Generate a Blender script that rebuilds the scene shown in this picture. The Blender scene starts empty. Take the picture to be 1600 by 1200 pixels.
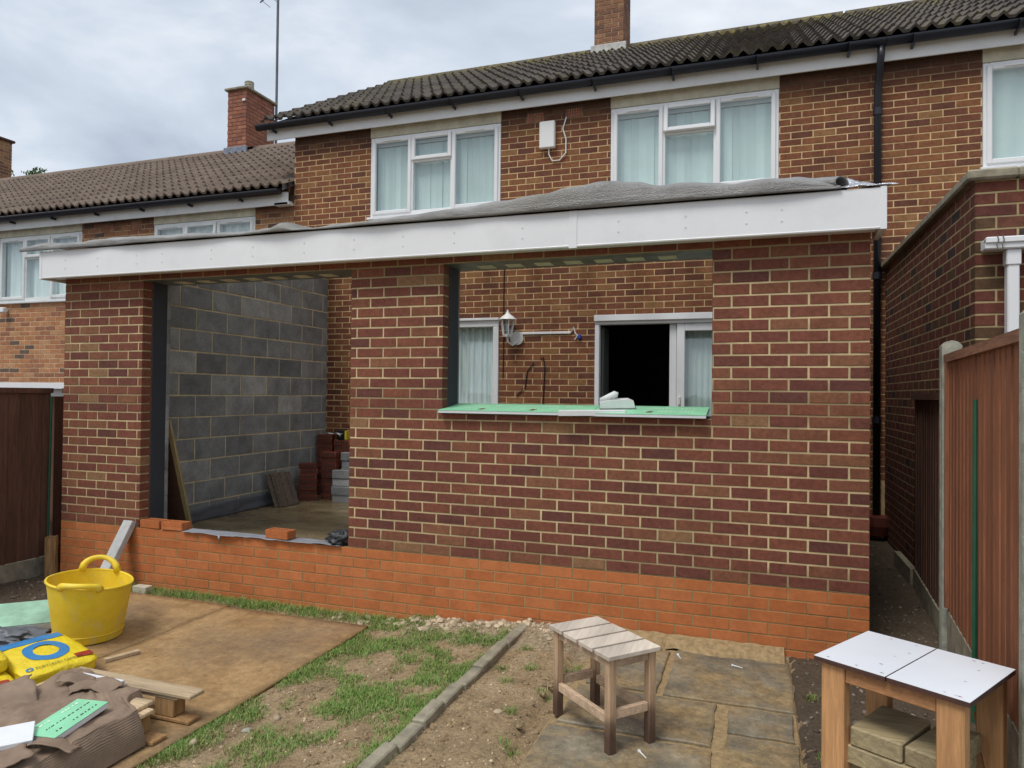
import bpy, math, random
import numpy as np
from mathutils import Matrix, Vector, Euler, noise as mnoise
random.seed(7)
SC = bpy.context.scene
COL = SC.collection
R = math.radians
# ---------------------------------------------------------------- camera
CAMP = (5.8368, -4.6276, 1.1663); FPX = 1099.06
YAW, PITCH, ROLL = .3331, .014, .0105
_fw = Vector((-math.sin(YAW)*math.cos(PITCH), math.cos(YAW)*math.cos(PITCH), math.sin(PITCH)))
_r = Vector((math.cos(YAW), math.sin(YAW), 0)); _u = _r.cross(_fw)
_r2 = _r*math.cos(ROLL)+_u*math.sin(ROLL); _u2 = -_r*math.sin(ROLL)+_u*math.cos(ROLL)
cd = bpy.data.cameras.new('camera'); cam = bpy.data.objects.new('camera', cd); COL.objects.link(cam)
cam.matrix_world = Matrix(((_r2.x, _u2.x, -_fw.x, CAMP[0]), (_r2.y, _u2.y, -_fw.y, CAMP[1]), (_r2.z, _u2.z, -_fw.z, CAMP[2]), (0, 0, 0, 1)))
cd.sensor_width = 36; cd.lens = 36*FPX/1600; cd.clip_start = .05; cd.clip_end = 3000
SC.camera = cam
def px(p):
    d = Vector(p)-Vector(CAMP); w = d.dot(_fw)
    if w < .05: return (-9999, -9999, 99)
    return (800+FPX*d.dot(_r2)/w, 600-FPX*d.dot(_u2)/w, w)
# ---------------------------------------------------------------- world, sun, exposure
SUN_EL, SUN_AZ = R(60), R(-25)          # azimuth: where the light comes from, measured from -y towards -x
wd = bpy.data.worlds.new('World'); SC.world = wd; wd.use_nodes = True
def build_world():
    nt = wd.node_tree; N = nt.nodes; L = nt.links; N.clear()
    out = N.new('ShaderNodeOutputWorld')
    sky = N.new('ShaderNodeTexSky'); sky.sky_type = 'NISHITA'; sky.sun_disc = False
    sky.sun_elevation = SUN_EL; sky.sun_rotation = R(180)+SUN_AZ; sky.air_density = 1.2; sky.dust_density = 2
    bg1 = N.new('ShaderNodeBackground'); bg1.inputs[1].default_value = .12; L.new(sky.outputs[0], bg1.inputs[0])
    tc = N.new('ShaderNodeTexCoord')
    mp = N.new('ShaderNodeMapping'); mp.inputs['Scale'].default_value = (1, 1, 2.4); mp.inputs['Location'].default_value = (.35, .1, .2); L.new(tc.outputs['Generated'], mp.inputs[0])
    n1 = N.new('ShaderNodeTexNoise'); n1.inputs['Scale'].default_value = 2.3; n1.inputs['Detail'].default_value = 7; n1.inputs['Roughness'].default_value = .52; n1.inputs['Distortion'].default_value = .35
    L.new(mp.outputs[0], n1.inputs['Vector'])
    rp = N.new('ShaderNodeValToRGB'); e = rp.color_ramp.elements
    e[0].position = .35; e[0].color = (.42, .475, .56, 1); e[1].position = .67; e[1].color = (.88, .90, .93, 1)
    m = rp.color_ramp.elements.new(.52); m.color = (.60, .66, .745, 1)
    L.new(n1.outputs[0], rp.inputs[0])
    bg2 = N.new('ShaderNodeBackground'); bg2.inputs[1].default_value = .76; L.new(rp.outputs[0], bg2.inputs[0])
    mx = N.new('ShaderNodeMixShader'); mx.inputs[0].default_value = .9
    L.new(bg1.outputs[0], mx.inputs[1]); L.new(bg2.outputs[0], mx.inputs[2]); L.new(mx.outputs[0], out.inputs[0])
build_world()
sl = bpy.data.lights.new('sun', 'SUN'); sl.energy = 1.5; sl.angle = R(22); sl.color = (1, .965, .91)
so = bpy.data.objects.new('sun', sl); COL.objects.link(so)
_sd = Vector((math.sin(SUN_AZ)*math.cos(SUN_EL), -math.cos(SUN_AZ)*math.cos(SUN_EL), math.sin(SUN_EL)))
so.rotation_euler = _sd.to_track_quat('Z', 'Y').to_euler(); so.location = (0, -6, 9)
vs = SC.view_settings; vs.view_transform = 'Standard'; vs.look = 'None'; vs.exposure = .6; vs.gamma = 1; vs.use_curve_mapping = False
# ---------------------------------------------------------------- materials
def lin(r, g, b):
    f = lambda c: (c/255/12.92) if c/255 <= .04045 else ((c/255+.055)/1.055)**2.4
    return (f(r), f(g), f(b))
MATS = {}
class NB:
    def __init__(s, name):
        s.m = bpy.data.materials.new(name); s.m.use_nodes = True; s.nt = s.m.node_tree; s.N = s.nt.nodes; s.L = s.nt.links
        s.b = s.N['Principled BSDF']; MATS[name] = s.m
        s.pos = s.N.new('ShaderNodeNewGeometry').outputs['Position']
    def node(s, t, **k):
        n = s.N.new(t)
        for a, v in k.items(): setattr(n, a, v)
        return n
    def noise(s, scale, detail=4, rough=.55, vec=None, dist=0, stretch=None):
        n = s.node('ShaderNodeTexNoise'); n.inputs['Scale'].default_value = scale; n.inputs['Detail'].default_value = detail
        n.inputs['Roughness'].default_value = rough; n.inputs['Distortion'].default_value = dist
        v = vec or s.pos
        if stretch:
            mp = s.node('ShaderNodeMapping'); mp.inputs['Scale'].default_value = stretch; s.L.new(v, mp.inputs[0]); v = mp.outputs[0]
        s.L.new(v, n.inputs['Vector']); return n.outputs[0]
    def ramp(s, fac, stops, interp='LINEAR'):
        r = s.node('ShaderNodeValToRGB'); cr = r.color_ramp; cr.interpolation = interp
        while len(cr.elements) < len(stops): cr.elements.new(.5)
        for e, (p, c) in zip(cr.elements, stops):
            e.position = p; e.color = (*c, 1) if not isinstance(c, (int, float)) else (c, c, c, 1)
        s.L.new(fac, r.inputs[0]); return r.outputs[0]
    def mix(s, fac, a, b, mode='MIX'):
        m = s.node('ShaderNodeMix', data_type='RGBA', blend_type=mode)
        for sock, v in ((m.inputs[0], fac), (m.inputs[6], a), (m.inputs[7], b)):
            if isinstance(v, (int, float)): sock.default_value = v
            elif isinstance(v, tuple): sock.default_value = (*v, 1)
            else: s.L.new(v, sock)
        return m.outputs[2]
    def math(s, op, a, b=0, c=0):
        m = s.node('ShaderNodeMath', operation=op)
        for i, v in enumerate((a, b, c)):
            if isinstance(v, (int, float)): m.inputs[i].default_value = v
            else: s.L.new(v, m.inputs[i])
        return m.outputs[0]
    def xyz(s):
        n = s.node('ShaderNodeSeparateXYZ'); s.L.new(s.pos, n.inputs[0]); return n.outputs
    def rnd(s):     # one random number per brick, whether it is an object of its own or an island of a joined mesh
        g = s.node('ShaderNodeNewGeometry'); o = s.node('ShaderNodeObjectInfo')
        return s.math('FRACT', s.math('ADD', g.outputs['Random Per Island'], o.outputs['Random']))
    def col(s, c):
        if isinstance(c, tuple): s.b.inputs['Base Color'].default_value = (*c, 1)
        else: s.L.new(c, s.b.inputs['Base Color'])
    def rough(s, v):
        if isinstance(v, (int, float)): s.b.inputs['Roughness'].default_value = v
        else: s.L.new(v, s.b.inputs['Roughness'])
    def bump(s, h, st=.3, dist=.01):
        n = s.node('ShaderNodeBump'); n.inputs['Strength'].default_value = st; n.inputs['Distance'].default_value = dist
        s.L.new(h, n.inputs['Height']); s.L.new(n.outputs[0], s.b.inputs['Normal'])
def simple(name, c, rough=.6, var=.25, scale=6, bump=.15, bs=60, bd=.004, metal=0, stretch=None, spec=.4, island=0):
    n = NB(name); f = n.noise(scale, 6, .6, stretch=stretch)
    lo = tuple(max(0, x*(1-var)) for x in c); hi = tuple(min(1, x*(1+var)) for x in c)
    cc = n.ramp(f, [(.28, lo), (.72, hi)])
    if island: cc = n.mix(1, cc, n.ramp(n.rnd(), [(0, 1-island), (1, 1+island)]), 'MULTIPLY')
    n.col(cc); n.rough(rough); n.b.inputs['Metallic'].default_value = metal; n.b.inputs['Specular IOR Level'].default_value = spec
    if bump: n.bump(n.noise(bs, 4, .6, stretch=stretch), bump, bd)
    return n.m
def brick_mat(name, stops, soot=None, var=1, rustic=.5, specks=True):
    n = NB(name); r = n.rnd()
    base = n.ramp(r, stops, 'CONSTANT')
    big = n.noise(7, 3, .6); fine = n.noise(140, 5, .7); mid = n.noise(34, 4, .6)
    base = n.mix(1, base, n.ramp(mid, [(.25, 1-.28*var), (.75, 1+.25*var)]), 'MULTIPLY')
    base = n.mix(1, base, n.ramp(fine, [(.3, 1-.20*var), (.7, 1+.18*var)]), 'MULTIPLY')
    base = n.mix(1, base, n.ramp(big, [(.3, .86), (.7, 1.12)]), 'MULTIPLY')
    if specks:
        sp = n.noise(55, 2, .5, dist=.6)
        base = n.mix(n.ramp(sp, [(.735, 0), (.78, .35)]), base, (.50, .40, .31))
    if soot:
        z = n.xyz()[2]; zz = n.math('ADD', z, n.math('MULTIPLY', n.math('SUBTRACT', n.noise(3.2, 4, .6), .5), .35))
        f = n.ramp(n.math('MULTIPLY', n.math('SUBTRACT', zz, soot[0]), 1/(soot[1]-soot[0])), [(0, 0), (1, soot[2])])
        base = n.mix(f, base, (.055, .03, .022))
    n.col(base); n.rough(.88); n.b.inputs['Specular IOR Level'].default_value = .25
    rip = n.noise(95, 3, .7, stretch=(1, 1, 1.6))
    n.bump(n.math('ADD', n.math('MULTIPLY', rip, rustic), fine), .55, .004)
    return n.m
FB = [(0, (0.1977, 0.0708, 0.0448)), (0.14, (0.1706, 0.0606, 0.0408)), (0.3, (0.2132, 0.078, 0.0462)), (0.44, (0.1512, 0.0548, 0.0394)), (0.54, (0.2055, 0.083, 0.0475)), (0.66, (0.1784, 0.0621, 0.0434)), (0.76, (0.1318, 0.0505, 0.0394)), (0.82, (0.2288, 0.1011, 0.0543)), (0.88, (0.1938, 0.0679, 0.0434)), (0.955, (0.2597, 0.1408, 0.0712))]
M_BRICK = brick_mat('brick_multi', FB)
HB = [(0, (0.2115, 0.0813, 0.0412)), (0.2, (0.165, 0.063, 0.037)), (0.38, (0.2327, 0.0953, 0.0441)), (0.52, (0.1354, 0.0531, 0.0341)), (0.62, (0.2411, 0.1078, 0.0483)), (0.74, (0.1861, 0.0713, 0.0391)), (0.88, (0.2707, 0.1368, 0.0604)), (0.93, (0.1988, 0.0796, 0.0427))]
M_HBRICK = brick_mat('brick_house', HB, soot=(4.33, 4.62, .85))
LB = [(0, (.40, .175, .080)), (.3, (.34, .145, .076)), (.5, (.43, .205, .098)), (.68, (.28, .122, .070)), (.8, (.45, .24, .12)), (.92, (.14, .09, .066))]
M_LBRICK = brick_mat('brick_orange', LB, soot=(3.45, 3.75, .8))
NBK = [(0, (0.1332, 0.0438, 0.0306)), (0.3, (0.1116, 0.0383, 0.0288)), (0.5, (0.1476, 0.0506, 0.0318)), (0.66, (0.0972, 0.0547, 0.0294)), (0.78, (0.054, 0.0356, 0.0318)), (0.88, (0.1368, 0.0534, 0.033))]
M_NBRICK = brick_mat('brick_dark_red', NBK)
PB = [(0, (0.4868, 0.1627, 0.0565)), (0.25, (0.4592, 0.1476, 0.0501)), (0.5, (0.509, 0.1758, 0.0637)), (0.75, (0.4758, 0.1584, 0.0547))]
M_PBRICK = brick_mat('brick_plinth', PB, var=.4, rustic=.1, specks=False)
CB = [(0, (.33, .135, .085)), (.4, (.29, .115, .075)), (.7, (.37, .155, .095)), (.9, (.23, .10, .07))]
M_CBRICK = brick_mat('brick_chimney', CB)
M_TBRICK = brick_mat('brick_chimney_tan', [(0, (.26, .13, .075)), (.3, (.20, .10, .065)), (.5, (.31, .17, .09)), (.7, (.16, .085, .06)), (.85, (.28, .14, .08))])
def mortar_mat(name, c, bands=(), dark=(.16, .13, .07), soot=None):
    n = NB(name); base = n.ramp(n.noise(9, 5, .6), [(.25, tuple(x*.70 for x in c)), (.75, tuple(min(1, x*1.15) for x in c))])
    base = n.mix(1, base, n.ramp(n.noise(1.4, 5, .65, stretch=(1, 1, 2.2)), [(.32, .66), (.60, 1.08)]), 'MULTIPLY')
    z = n.xyz()[2]; zz = n.math('ADD', z, n.math('MULTIPLY', n.math('SUBTRACT', n.noise(2.5, 4, .65), .5), .25))
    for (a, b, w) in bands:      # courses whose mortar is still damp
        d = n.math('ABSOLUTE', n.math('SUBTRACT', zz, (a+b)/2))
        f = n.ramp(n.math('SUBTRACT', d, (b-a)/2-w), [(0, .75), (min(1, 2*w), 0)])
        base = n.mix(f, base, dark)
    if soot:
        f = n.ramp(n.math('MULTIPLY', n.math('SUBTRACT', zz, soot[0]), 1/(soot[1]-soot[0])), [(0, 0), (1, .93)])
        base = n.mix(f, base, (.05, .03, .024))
    n.col(base); n.rough(.95); n.bump(n.noise(160, 4, .7), .6, .004); return n.m
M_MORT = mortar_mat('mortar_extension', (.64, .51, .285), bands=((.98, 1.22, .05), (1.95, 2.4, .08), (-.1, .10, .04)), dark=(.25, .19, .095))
M_PMORT = mortar_mat('mortar_plinth', (.36, .25, .11))
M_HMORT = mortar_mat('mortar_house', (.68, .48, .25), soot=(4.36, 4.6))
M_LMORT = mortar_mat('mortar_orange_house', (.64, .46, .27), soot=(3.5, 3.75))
M_NMORT = mortar_mat('mortar_side', (.44, .345, .18))
M_TMORT = mortar_mat('mortar_tan', (.52, .38, .23))
M_BMORT = mortar_mat('mortar_block', (.84, .72, .46))
M_DMORT = mortar_mat('mortar_chimney', (.20, .13, .09))
def block_mat():
    n = NB('concrete_block'); r = n.rnd()
    c = n.ramp(r, [(0, (.20, .21, .215)), (.4, (.33, .34, .34)), (.7, (.26, .27, .275)), (1, (.52, .53, .52))])
    c = n.mix(1, c, n.ramp(n.noise(5, 5, .65), [(.3, .68), (.70, 1.22)]), 'MULTIPLY')
    c = n.mix(1, c, n.ramp(n.noise(120, 4, .75), [(.3, .65), (.7, 1.4)]), 'MULTIPLY')
    n.col(c); n.rough(.92); n.bump(n.noise(130, 5, .75), .8, .006); return n.m
M_BLOCK = block_mat()
def pvc(name, c, dirt=.15, rough=.32):
    n = NB(name); f = n.noise(4, 6, .65)
    cc = n.mix(n.ramp(f, [(.5, 0), (.85, dirt)]), c, tuple(x*.55 for x in c))
    cc = n.mix(1, cc, n.ramp(n.noise(1.2, 3, .5), [(.3, .94), (.7, 1.03)]), 'MULTIPLY')
    n.col(cc); n.rough(n.ramp(f, [(.3, rough), (.8, rough+.2)])); n.bump(n.noise(25, 2, .5), .02, .002); return n.m
M_PVC = pvc('white_upvc', (.80, .81, .82), .24); M_PVCD = pvc('weathered_upvc', (.70, .72, .71), .5, .45)
M_BLACKP = pvc('black_plastic', (.012, .014, .022), .2, .3)
M_WPLAST = pvc('white_plastic', (.78, .78, .76), .1)
M_GREYCL = simple('grey_cavity_closer', (.040, .047, .060), .55, .15, 5, .05)
M_CONC = simple('weathered_concrete', (.285, .255, .185), .92, .38, 11, .7, 90, .006)
M_LINTC = simple('concrete_lintel_band', (.50, .465, .36), .9, .22, 8, .4, 110, .003)
M_POST = simple('concrete_post', (.31, .31, .25), .92, .35, 14, .8, 150, .005)
M_LEAD = simple('lead', (.22, .25, .30), .5, .3, 12, .5, 40, .01, metal=.2)
M_MORTF = simple('white_mortar_flaunching', (.52, .52, .49), .9, .25, 14, .7, 60, .01)
def glass():
    n = NB('window_glass'); N, L = n.N, n.L
    tr = N.new('ShaderNodeBsdfTransparent'); tr.inputs[0].default_value = (.92, .985, .98, 1)
    gl = N.new('ShaderNodeBsdfGlossy'); gl.inputs['Roughness'].default_value = .02; gl.inputs[0].default_value = (.85, .93, 1, 1)
    lw = N.new('ShaderNodeLayerWeight'); pw = n.math('ADD', n.math('MULTIPLY', n.math('POWER', lw.outputs['Facing'], 4.), .85), .11)
    mx = N.new('ShaderNodeMixShader'); L.new(pw, mx.inputs[0]); L.new(tr.outputs[0], mx.inputs[1]); L.new(gl.outputs[0], mx.inputs[2])
    L.new(mx.outputs[0], N['Material Output'].inputs[0]); return n.m
M_GLASS = glass()
M_BLIND = simple('pale_blind_fabric', (.64, .71, .68), .9, .06, 3, .05, island=.10)
M_NET = simple('net_curtain', (.74, .78, .76), .9, .14, 30, .2, 90, stretch=(1, 1, .1))
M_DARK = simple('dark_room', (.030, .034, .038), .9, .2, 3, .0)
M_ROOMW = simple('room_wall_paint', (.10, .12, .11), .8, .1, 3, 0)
def tile_mat(name, a, b, moss, ridge=None):
    n = NB(name); r = n.rnd()
    c = n.ramp(r, [(0, a), (.5, tuple((x+y)/2 for x, y in zip(a, b))), (1, b)])
    c = n.mix(1, c, n.ramp(n.noise(30, 5, .7), [(.3, .6), (.7, 1.4)]), 'MULTIPLY')
    z = n.xyz()[2]
    f = n.math('MULTIPLY', n.ramp(n.noise(16, 5, .7), [(.48, 0), (.62, 1)]), n.ramp(n.noise(1.3, 3, .5), [(.42, .12), (.66, moss)]))
    c = n.mix(f, c, (.16, .13, .045))
    if ridge:
        g = n.math('MULTIPLY', n.ramp(n.math('SUBTRACT', z, ridge), [(0, 0), (.55, 1)]), n.ramp(n.noise(11, 6, .75), [(.46, 0), (.58, .9)]))
        c = n.mix(g, c, n.ramp(n.noise(24, 4, .6), [(.35, (.13, .12, .05)), (.7, (.30, .235, .07))]))
    c = n.mix(n.ramp(n.noise(70, 3, .6), [(.70, 0), (.74, .5)]), c, (.34, .33, .29))
    n.col(c); n.rough(.9); n.bump(n.noise(80, 5, .7), .7, .006); return n.m
M_TILE = tile_mat('roof_tile_dark', (.055, .046, .040), (.100, .084, .071), .75, 6.25)
M_TILEL = tile_mat('roof_tile_brown', (.150, .110, .086), (.205, .155, .120), .12)
def wood(name, c, grain=.35, rough=.75, sc=9, dirs=(1, 1, .08), island=.12, bump=.35):
    n = NB(name); tcn = n.node('ShaderNodeTexCoord'); v = tcn.outputs['Object']
    oi = n.node('ShaderNodeObjectInfo'); add = n.node('ShaderNodeVectorMath', operation='ADD'); n.L.new(v, add.inputs[0])
    cx = n.node('ShaderNodeCombineXYZ'); 
    for i in range(3): n.L.new(n.math('MULTIPLY', oi.outputs['Random'], 37.+11*i), cx.inputs[i])
    n.L.new(cx.outputs[0], add.inputs[1]); v = add.outputs[0]
    g = n.noise(sc*6, 5, .65, vec=v, stretch=dirs, dist=.8); w = n.noise(sc*.8, 3, .5, vec=v, stretch=dirs)
    cc = n.ramp(g, [(.28, tuple(x*(1-grain) for x in c)), (.72, tuple(min(1, x*(1+grain)) for x in c))])
    cc = n.mix(1, cc, n.ramp(w, [(.3, .75), (.7, 1.2)]), 'MULTIPLY')
    cc = n.mix(1, cc, n.ramp(n.rnd(), [(0, 1-island), (1, 1+island)]), 'MULTIPLY')
    n.col(cc); n.rough(rough); n.bump(g, bump, .004); return n.m
M_FENCER = wood('stained_fence_wood', (.245, .092, .042), .34, .7, island=.12)
M_FENCEL = wood('dark_fence_wood', (.115, .050, .029), .4, .8)
M_RAILR = wood('weathered_rail', (.26, .12, .065), .45, .8, dirs=(1, .08, 1))
M_LEG = wood('orange_pine', (.50, .26, .11), .3, .6)
M_PINEH = wood('pine_rail', (.40, .19, .08), .3, .6, dirs=(.08, 1, 1))
M_PLANKG = wood('treated_plank', (.34, .27, .15), .4, .75, dirs=(.1, 1, 1), island=.2)
M_STOOL = wood('grey_weathered_wood', (.34, .245, .185), .3, .8)
M_STOOLH = wood('grey_weathered_rail', (.52, .37, .25), .3, .8, dirs=(.08, 1, 1))
M_STOOLS = wood('silvered_slat', (.60, .52, .43), .18, .65, dirs=(1, .06, 1), island=.06)
def damp_leg():
    m = wood('weathered_leg_with_damp_foot', (.46, .31, .19), .35, .8); nt = m.node_tree; b = nt.nodes['Principled BSDF']; src = b.inputs['Base Color'].links[0].from_socket
    n = NB.__new__(NB); n.m = m; n.nt = nt; n.N = nt.nodes; n.L = nt.links; n.b = b
    n.pos = nt.nodes.new('ShaderNodeNewGeometry').outputs['Position']
    tc = nt.nodes.new('ShaderNodeTexCoord'); sp = nt.nodes.new('ShaderNodeSeparateXYZ'); nt.links.new(tc.outputs['Object'], sp.inputs[0])
    h = n.math('ADD', sp.outputs[2], n.math('MULTIPLY', n.math('SUBTRACT', n.noise(26, 4, .6, stretch=(1, 1, .25)), .5), .16))
    c = n.mix(n.ramp(h, [(.06, .93), (.13, .75), (.19, .12), (.26, 0)]), src, (.060, .028, .018))
    n.col(c); return m
M_STOOLL = damp_leg()
M_FOOT = wood('damp_leg_foot', (.055, .026, .018), .4, .6)
M_PALLET = wood('pallet_wood', (.60, .45, .28), .3, .8, dirs=(.08, 1, 1), island=.25)
M_STUMP = wood('rough_stump', (.30, .17, .07), .5, .9)
M_BATTEN = wood('pale_batten', (.42, .32, .15), .25, .8)
def osb():
    n = NB('muddy_plywood'); c = n.ramp(n.noise(5, 6, .65), [(.25, (.26, .150, .062)), (.5, (.42, .265, .118)), (.78, (.52, .35, .17))])
    c = n.mix(n.ramp(n.noise(1.6, 4, .6), [(.45, 0), (.68, .7)]), c, (.20, .135, .082))
    c = n.mix(n.ramp(n.noise(60, 4, .7), [(.6, 0), (.72, .5)]), c, (.45, .33, .18))
    c = n.mix(n.ramp(n.noise(28, 4, .75, stretch=(1, .3, 1)), [(.62, 0), (.72, .55)]), c, (.09, .055, .03))
    c = n.mix(1, c, n.ramp(n.noise(21, 8, .82), [(.3, .62), (.68, 1.28)]), 'MULTIPLY')
    n.col(c); n.rough(n.ramp(n.noise(2.2, 3, .5), [(.35, .45), (.65, .9)])); n.bump(n.noise(30, 8, .8), .8, .012); return n.m
M_OSB = osb()
M_CARD = simple('brown_cardboard', (.24, .17, .12), .85, .32, 7, .35, 26, .006)
def tubm():
    n = NB('yellow_rubber'); c = n.ramp(n.noise(7, 5, .6), [(.3, (.76, .54, .022)), (.7, (.88, .66, .045))])
    c = n.mix(n.ramp(n.noise(11, 6, .7, stretch=(1, 1, .5)), [(.54, 0), (.68, .42)]), c, (.62, .55, .30))
    c = n.mix(n.ramp(n.noise(40, 3, .6), [(.69, 0), (.73, .6)]), c, (.50, .47, .38))
    n.col(c); n.rough(n.ramp(n.noise(9, 4, .6), [(.3, .38), (.7, .7)])); n.bump(n.noise(14, 4, .6), .14, .01); return n.m
M_YEL = tubm()
M_BAGY = simple('yellow_paper_bag', (.78, .60, .028), .38, .10, 9, .75, 17, .02)
M_BAGB = simple('blue_print', (.035, .21, .48), .4, .08, 9, .1)
M_BAGR = simple('red_print', (.32, .035, .02), .45, .25, 40, .1)
M_INK = simple('dark_print', (.06, .05, .03), .5, .1, 9, 0)
M_GREENB = simple('green_foil_facing', (.27, .66, .40), .38, .12, 10, .12, 18, .004)
M_GPRINT = simple('pale_green_print', (.62, .82, .62), .4, .1, 9, 0)
M_BROWNP = simple('brown_print', (.13, .035, .015), .5, .2, 9, 0)
M_FOAMW = simple('white_foam_edge', (.74, .76, .78), .6, .06, 9, .1)
def foil():
    n = NB('grey_bubble_foil'); c = n.ramp(n.noise(4, 5, .6), [(.3, (.20, .195, .185)), (.7, (.31, .305, .295))])
    c = n.mix(n.ramp(n.noise(2.2, 4, .6), [(.55, 0), (.75, .5)]), c, (.20, .17, .10))
    n.col(c); n.rough(.42); n.b.inputs['Metallic'].default_value = .35
    vo = n.node('ShaderNodeTexVoronoi'); vo.inputs['Scale'].default_value = 190; n.L.new(n.pos, vo.inputs['Vector'])
    n.bump(n.math('ADD', n.math('MULTIPLY', vo.outputs[0], .22), n.noise(16, 4, .55, stretch=(.22, 1, 1.4))), .75, .022); return n.m
M_FOIL = foil()
M_FOILS = simple('silver_foil', (.66, .68, .72), .25, .2, 16, 1, 30, .03, metal=.75)
M_DPM = simple('grey_membrane', (.125, .135, .155), .42, .2, 9, .35, 22, .01)
M_DPC = simple('pale_grey_dpc', (.27, .28, .31), .45, .2, 8, .3, 22, .01)
M_SACK = simple('black_sack_plastic', (.030, .033, .036), .35, .5, 22, .8, 25, .02)
def floor_mat():
    n = NB('wet_concrete_floor'); c = n.ramp(n.noise(1.7, 6, .65, stretch=(1, 2.5, 1)), [(.3, (.14, .104, .055)), (.55, (.26, .20, .108)), (.75, (.38, .305, .18))])
    n.col(c); n.rough(n.ramp(n.noise(2.2, 4, .6), [(.35, .12), (.65, .55)])); n.bump(n.noise(9, 4, .6), .12, .006); return n.m
M_FLOOR = floor_mat()
def soil():
    n = NB('garden_soil'); x, y, z = n.xyz()
    c = n.ramp(n.noise(4.5, 7, .68), [(.25, (.23, .155, .082)), (.5, (.43, .305, .168)), (.78, (.58, .44, .27))])
    c = n.mix(1, c, n.ramp(n.noise(46, 5, .75), [(.3, .62), (.7, 1.35)]), 'MULTIPLY')
    c = n.mix(n.ramp(n.noise(75, 3, .6), [(.66, 0), (.72, .75)]), c, (.52, .43, .30))
    wob = n.math('MULTIPLY', n.math('SUBTRACT', n.noise(6, 4, .6), .5), .35)
    # sand and mortar droppings along the new wall
    ys = n.math('ADD', y, wob); xs = n.math('ADD', x, wob)
    f1 = n.math('MULTIPLY', n.ramp(ys, [(0, 0), (1, 1)]), 1)
    band = n.math('GREATER_THAN', ys, -.42); inx = n.math('MULTIPLY', n.math('GREATER_THAN', xs, 3.55), n.math('LESS_THAN', xs, 6.0))
    c = n.mix(n.math('MULTIPLY', n.math('MULTIPLY', band, inx), .8), c, n.ramp(n.noise(38, 5, .7), [(.3, (.20, .14, .08)), (.55, (.50, .40, .26)), (.8, (.66, .57, .42))]))
    # dark earth by the fences
    dk = n.math('MAXIMUM', n.math('GREATER_THAN', xs, 6.03), n.math('LESS_THAN', xs, .55))
    c = n.mix(n.math('MULTIPLY', dk, .88), c, n.ramp(n.noise(42, 5, .75), [(.3, (.030, .022, .016)), (.6, (.095, .068, .045)), (.76, (.22, .165, .115))]))
    n.col(c); n.rough(.95); n.bump(n.noise(36, 7, .75), 1, .03); return n.m
M_SOIL = soil()
def slabm():
    n = NB('paving_slab'); c = n.ramp(n.noise(3.2, 6, .65), [(.28, (.115, .100, .072)), (.55, (.195, .168, .118)), (.78, (.33, .285, .205))])
    c = n.mix(n.ramp(n.noise(2.4, 6, .7), [(.44, 0), (.62, .85)]), c, n.ramp(n.noise(30, 5, .7), [(.3, (.22, .145, .06)), (.7, (.40, .28, .13))]))
    c = n.mix(n.ramp(n.noise(75, 4, .7), [(.60, 0), (.70, .65)]), c, (.46, .39, .26))
    c = n.mix(1, c, n.ramp(n.noise(13, 6, .75), [(.3, .55), (.7, 1.4)]), 'MULTIPLY')
    n.col(c); n.rough(n.ramp(n.noise(3, 3, .5), [(.35, .55), (.65, .95)])); n.bump(n.noise(45, 6, .7), .6, .008); return n.m
M_SLAB = slabm()
M_SAND = simple('sandy_joint', (.33, .235, .12), .95, .35, 30, .8, 90, .008)
M_CLAY = simple('red_clay', (.15, .042, .03), .5, .2, 9, .1)
M_GREENP = simple('green_plastic_stake', (.020, .095, .050), .4, .15, 9, .15, 90)
M_PTOP = simple('white_laminate', (.76, .79, .84), .25, .03, 4, .02)
M_EDGE = simple('dark_chipboard_edge', (.075, .035, .025), .8, .3, 40, .3)
M_STONE = simple('pebbles', (.40, .32, .21), .85, .3, 9, .3, 60, island=.5)
M_CLOD = simple('mortar_clods', (.46, .37, .25), .95, .25, 22, .8, 60, island=.3)
M_LEAF = simple('tree_leaf', (.075, .13, .035), .6, .35, 2.5, 0, island=.5)
M_BARK = simple('bark', (.09, .065, .045), .9, .3, 9, .6)
def grassm():
    n = NB('grass_blades'); c = n.ramp(n.rnd(), [(0, (.085, .19, .028)), (.45, (.145, .28, .045)), (.75, (.21, .33, .070)), (1, (.42, .37, .15))])
    c = n.mix(n.ramp(n.noise(3, 3, .5), [(.45, 0), (.75, .6)]), c, (.20, .20, .06)); n.col(c); n.rough(.55); return n.m
M_GRASS = grassm()
M_STEEL = simple('galvanised_steel', (.20, .21, .20), .5, .35, 9, .2, 30, metal=.5)
M_CREAMP = simple('cream_insulation', (.62, .58, .44), .8, .12, 12, .1)
M_MAST = simple('aerial_pole', (.13, .14, .16), .5, .2, 9, .1, metal=.5)
M_CABLE = simple('black_cable', (.010, .010, .012), .5, .1, 9, 0)
M_WIREB = simple('blue_connector', (.03, .06, .30), .5, .1, 9, 0)
M_YELT = simple('yellow_edge', (.70, .60, .05), .5, .1, 9, 0)
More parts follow.
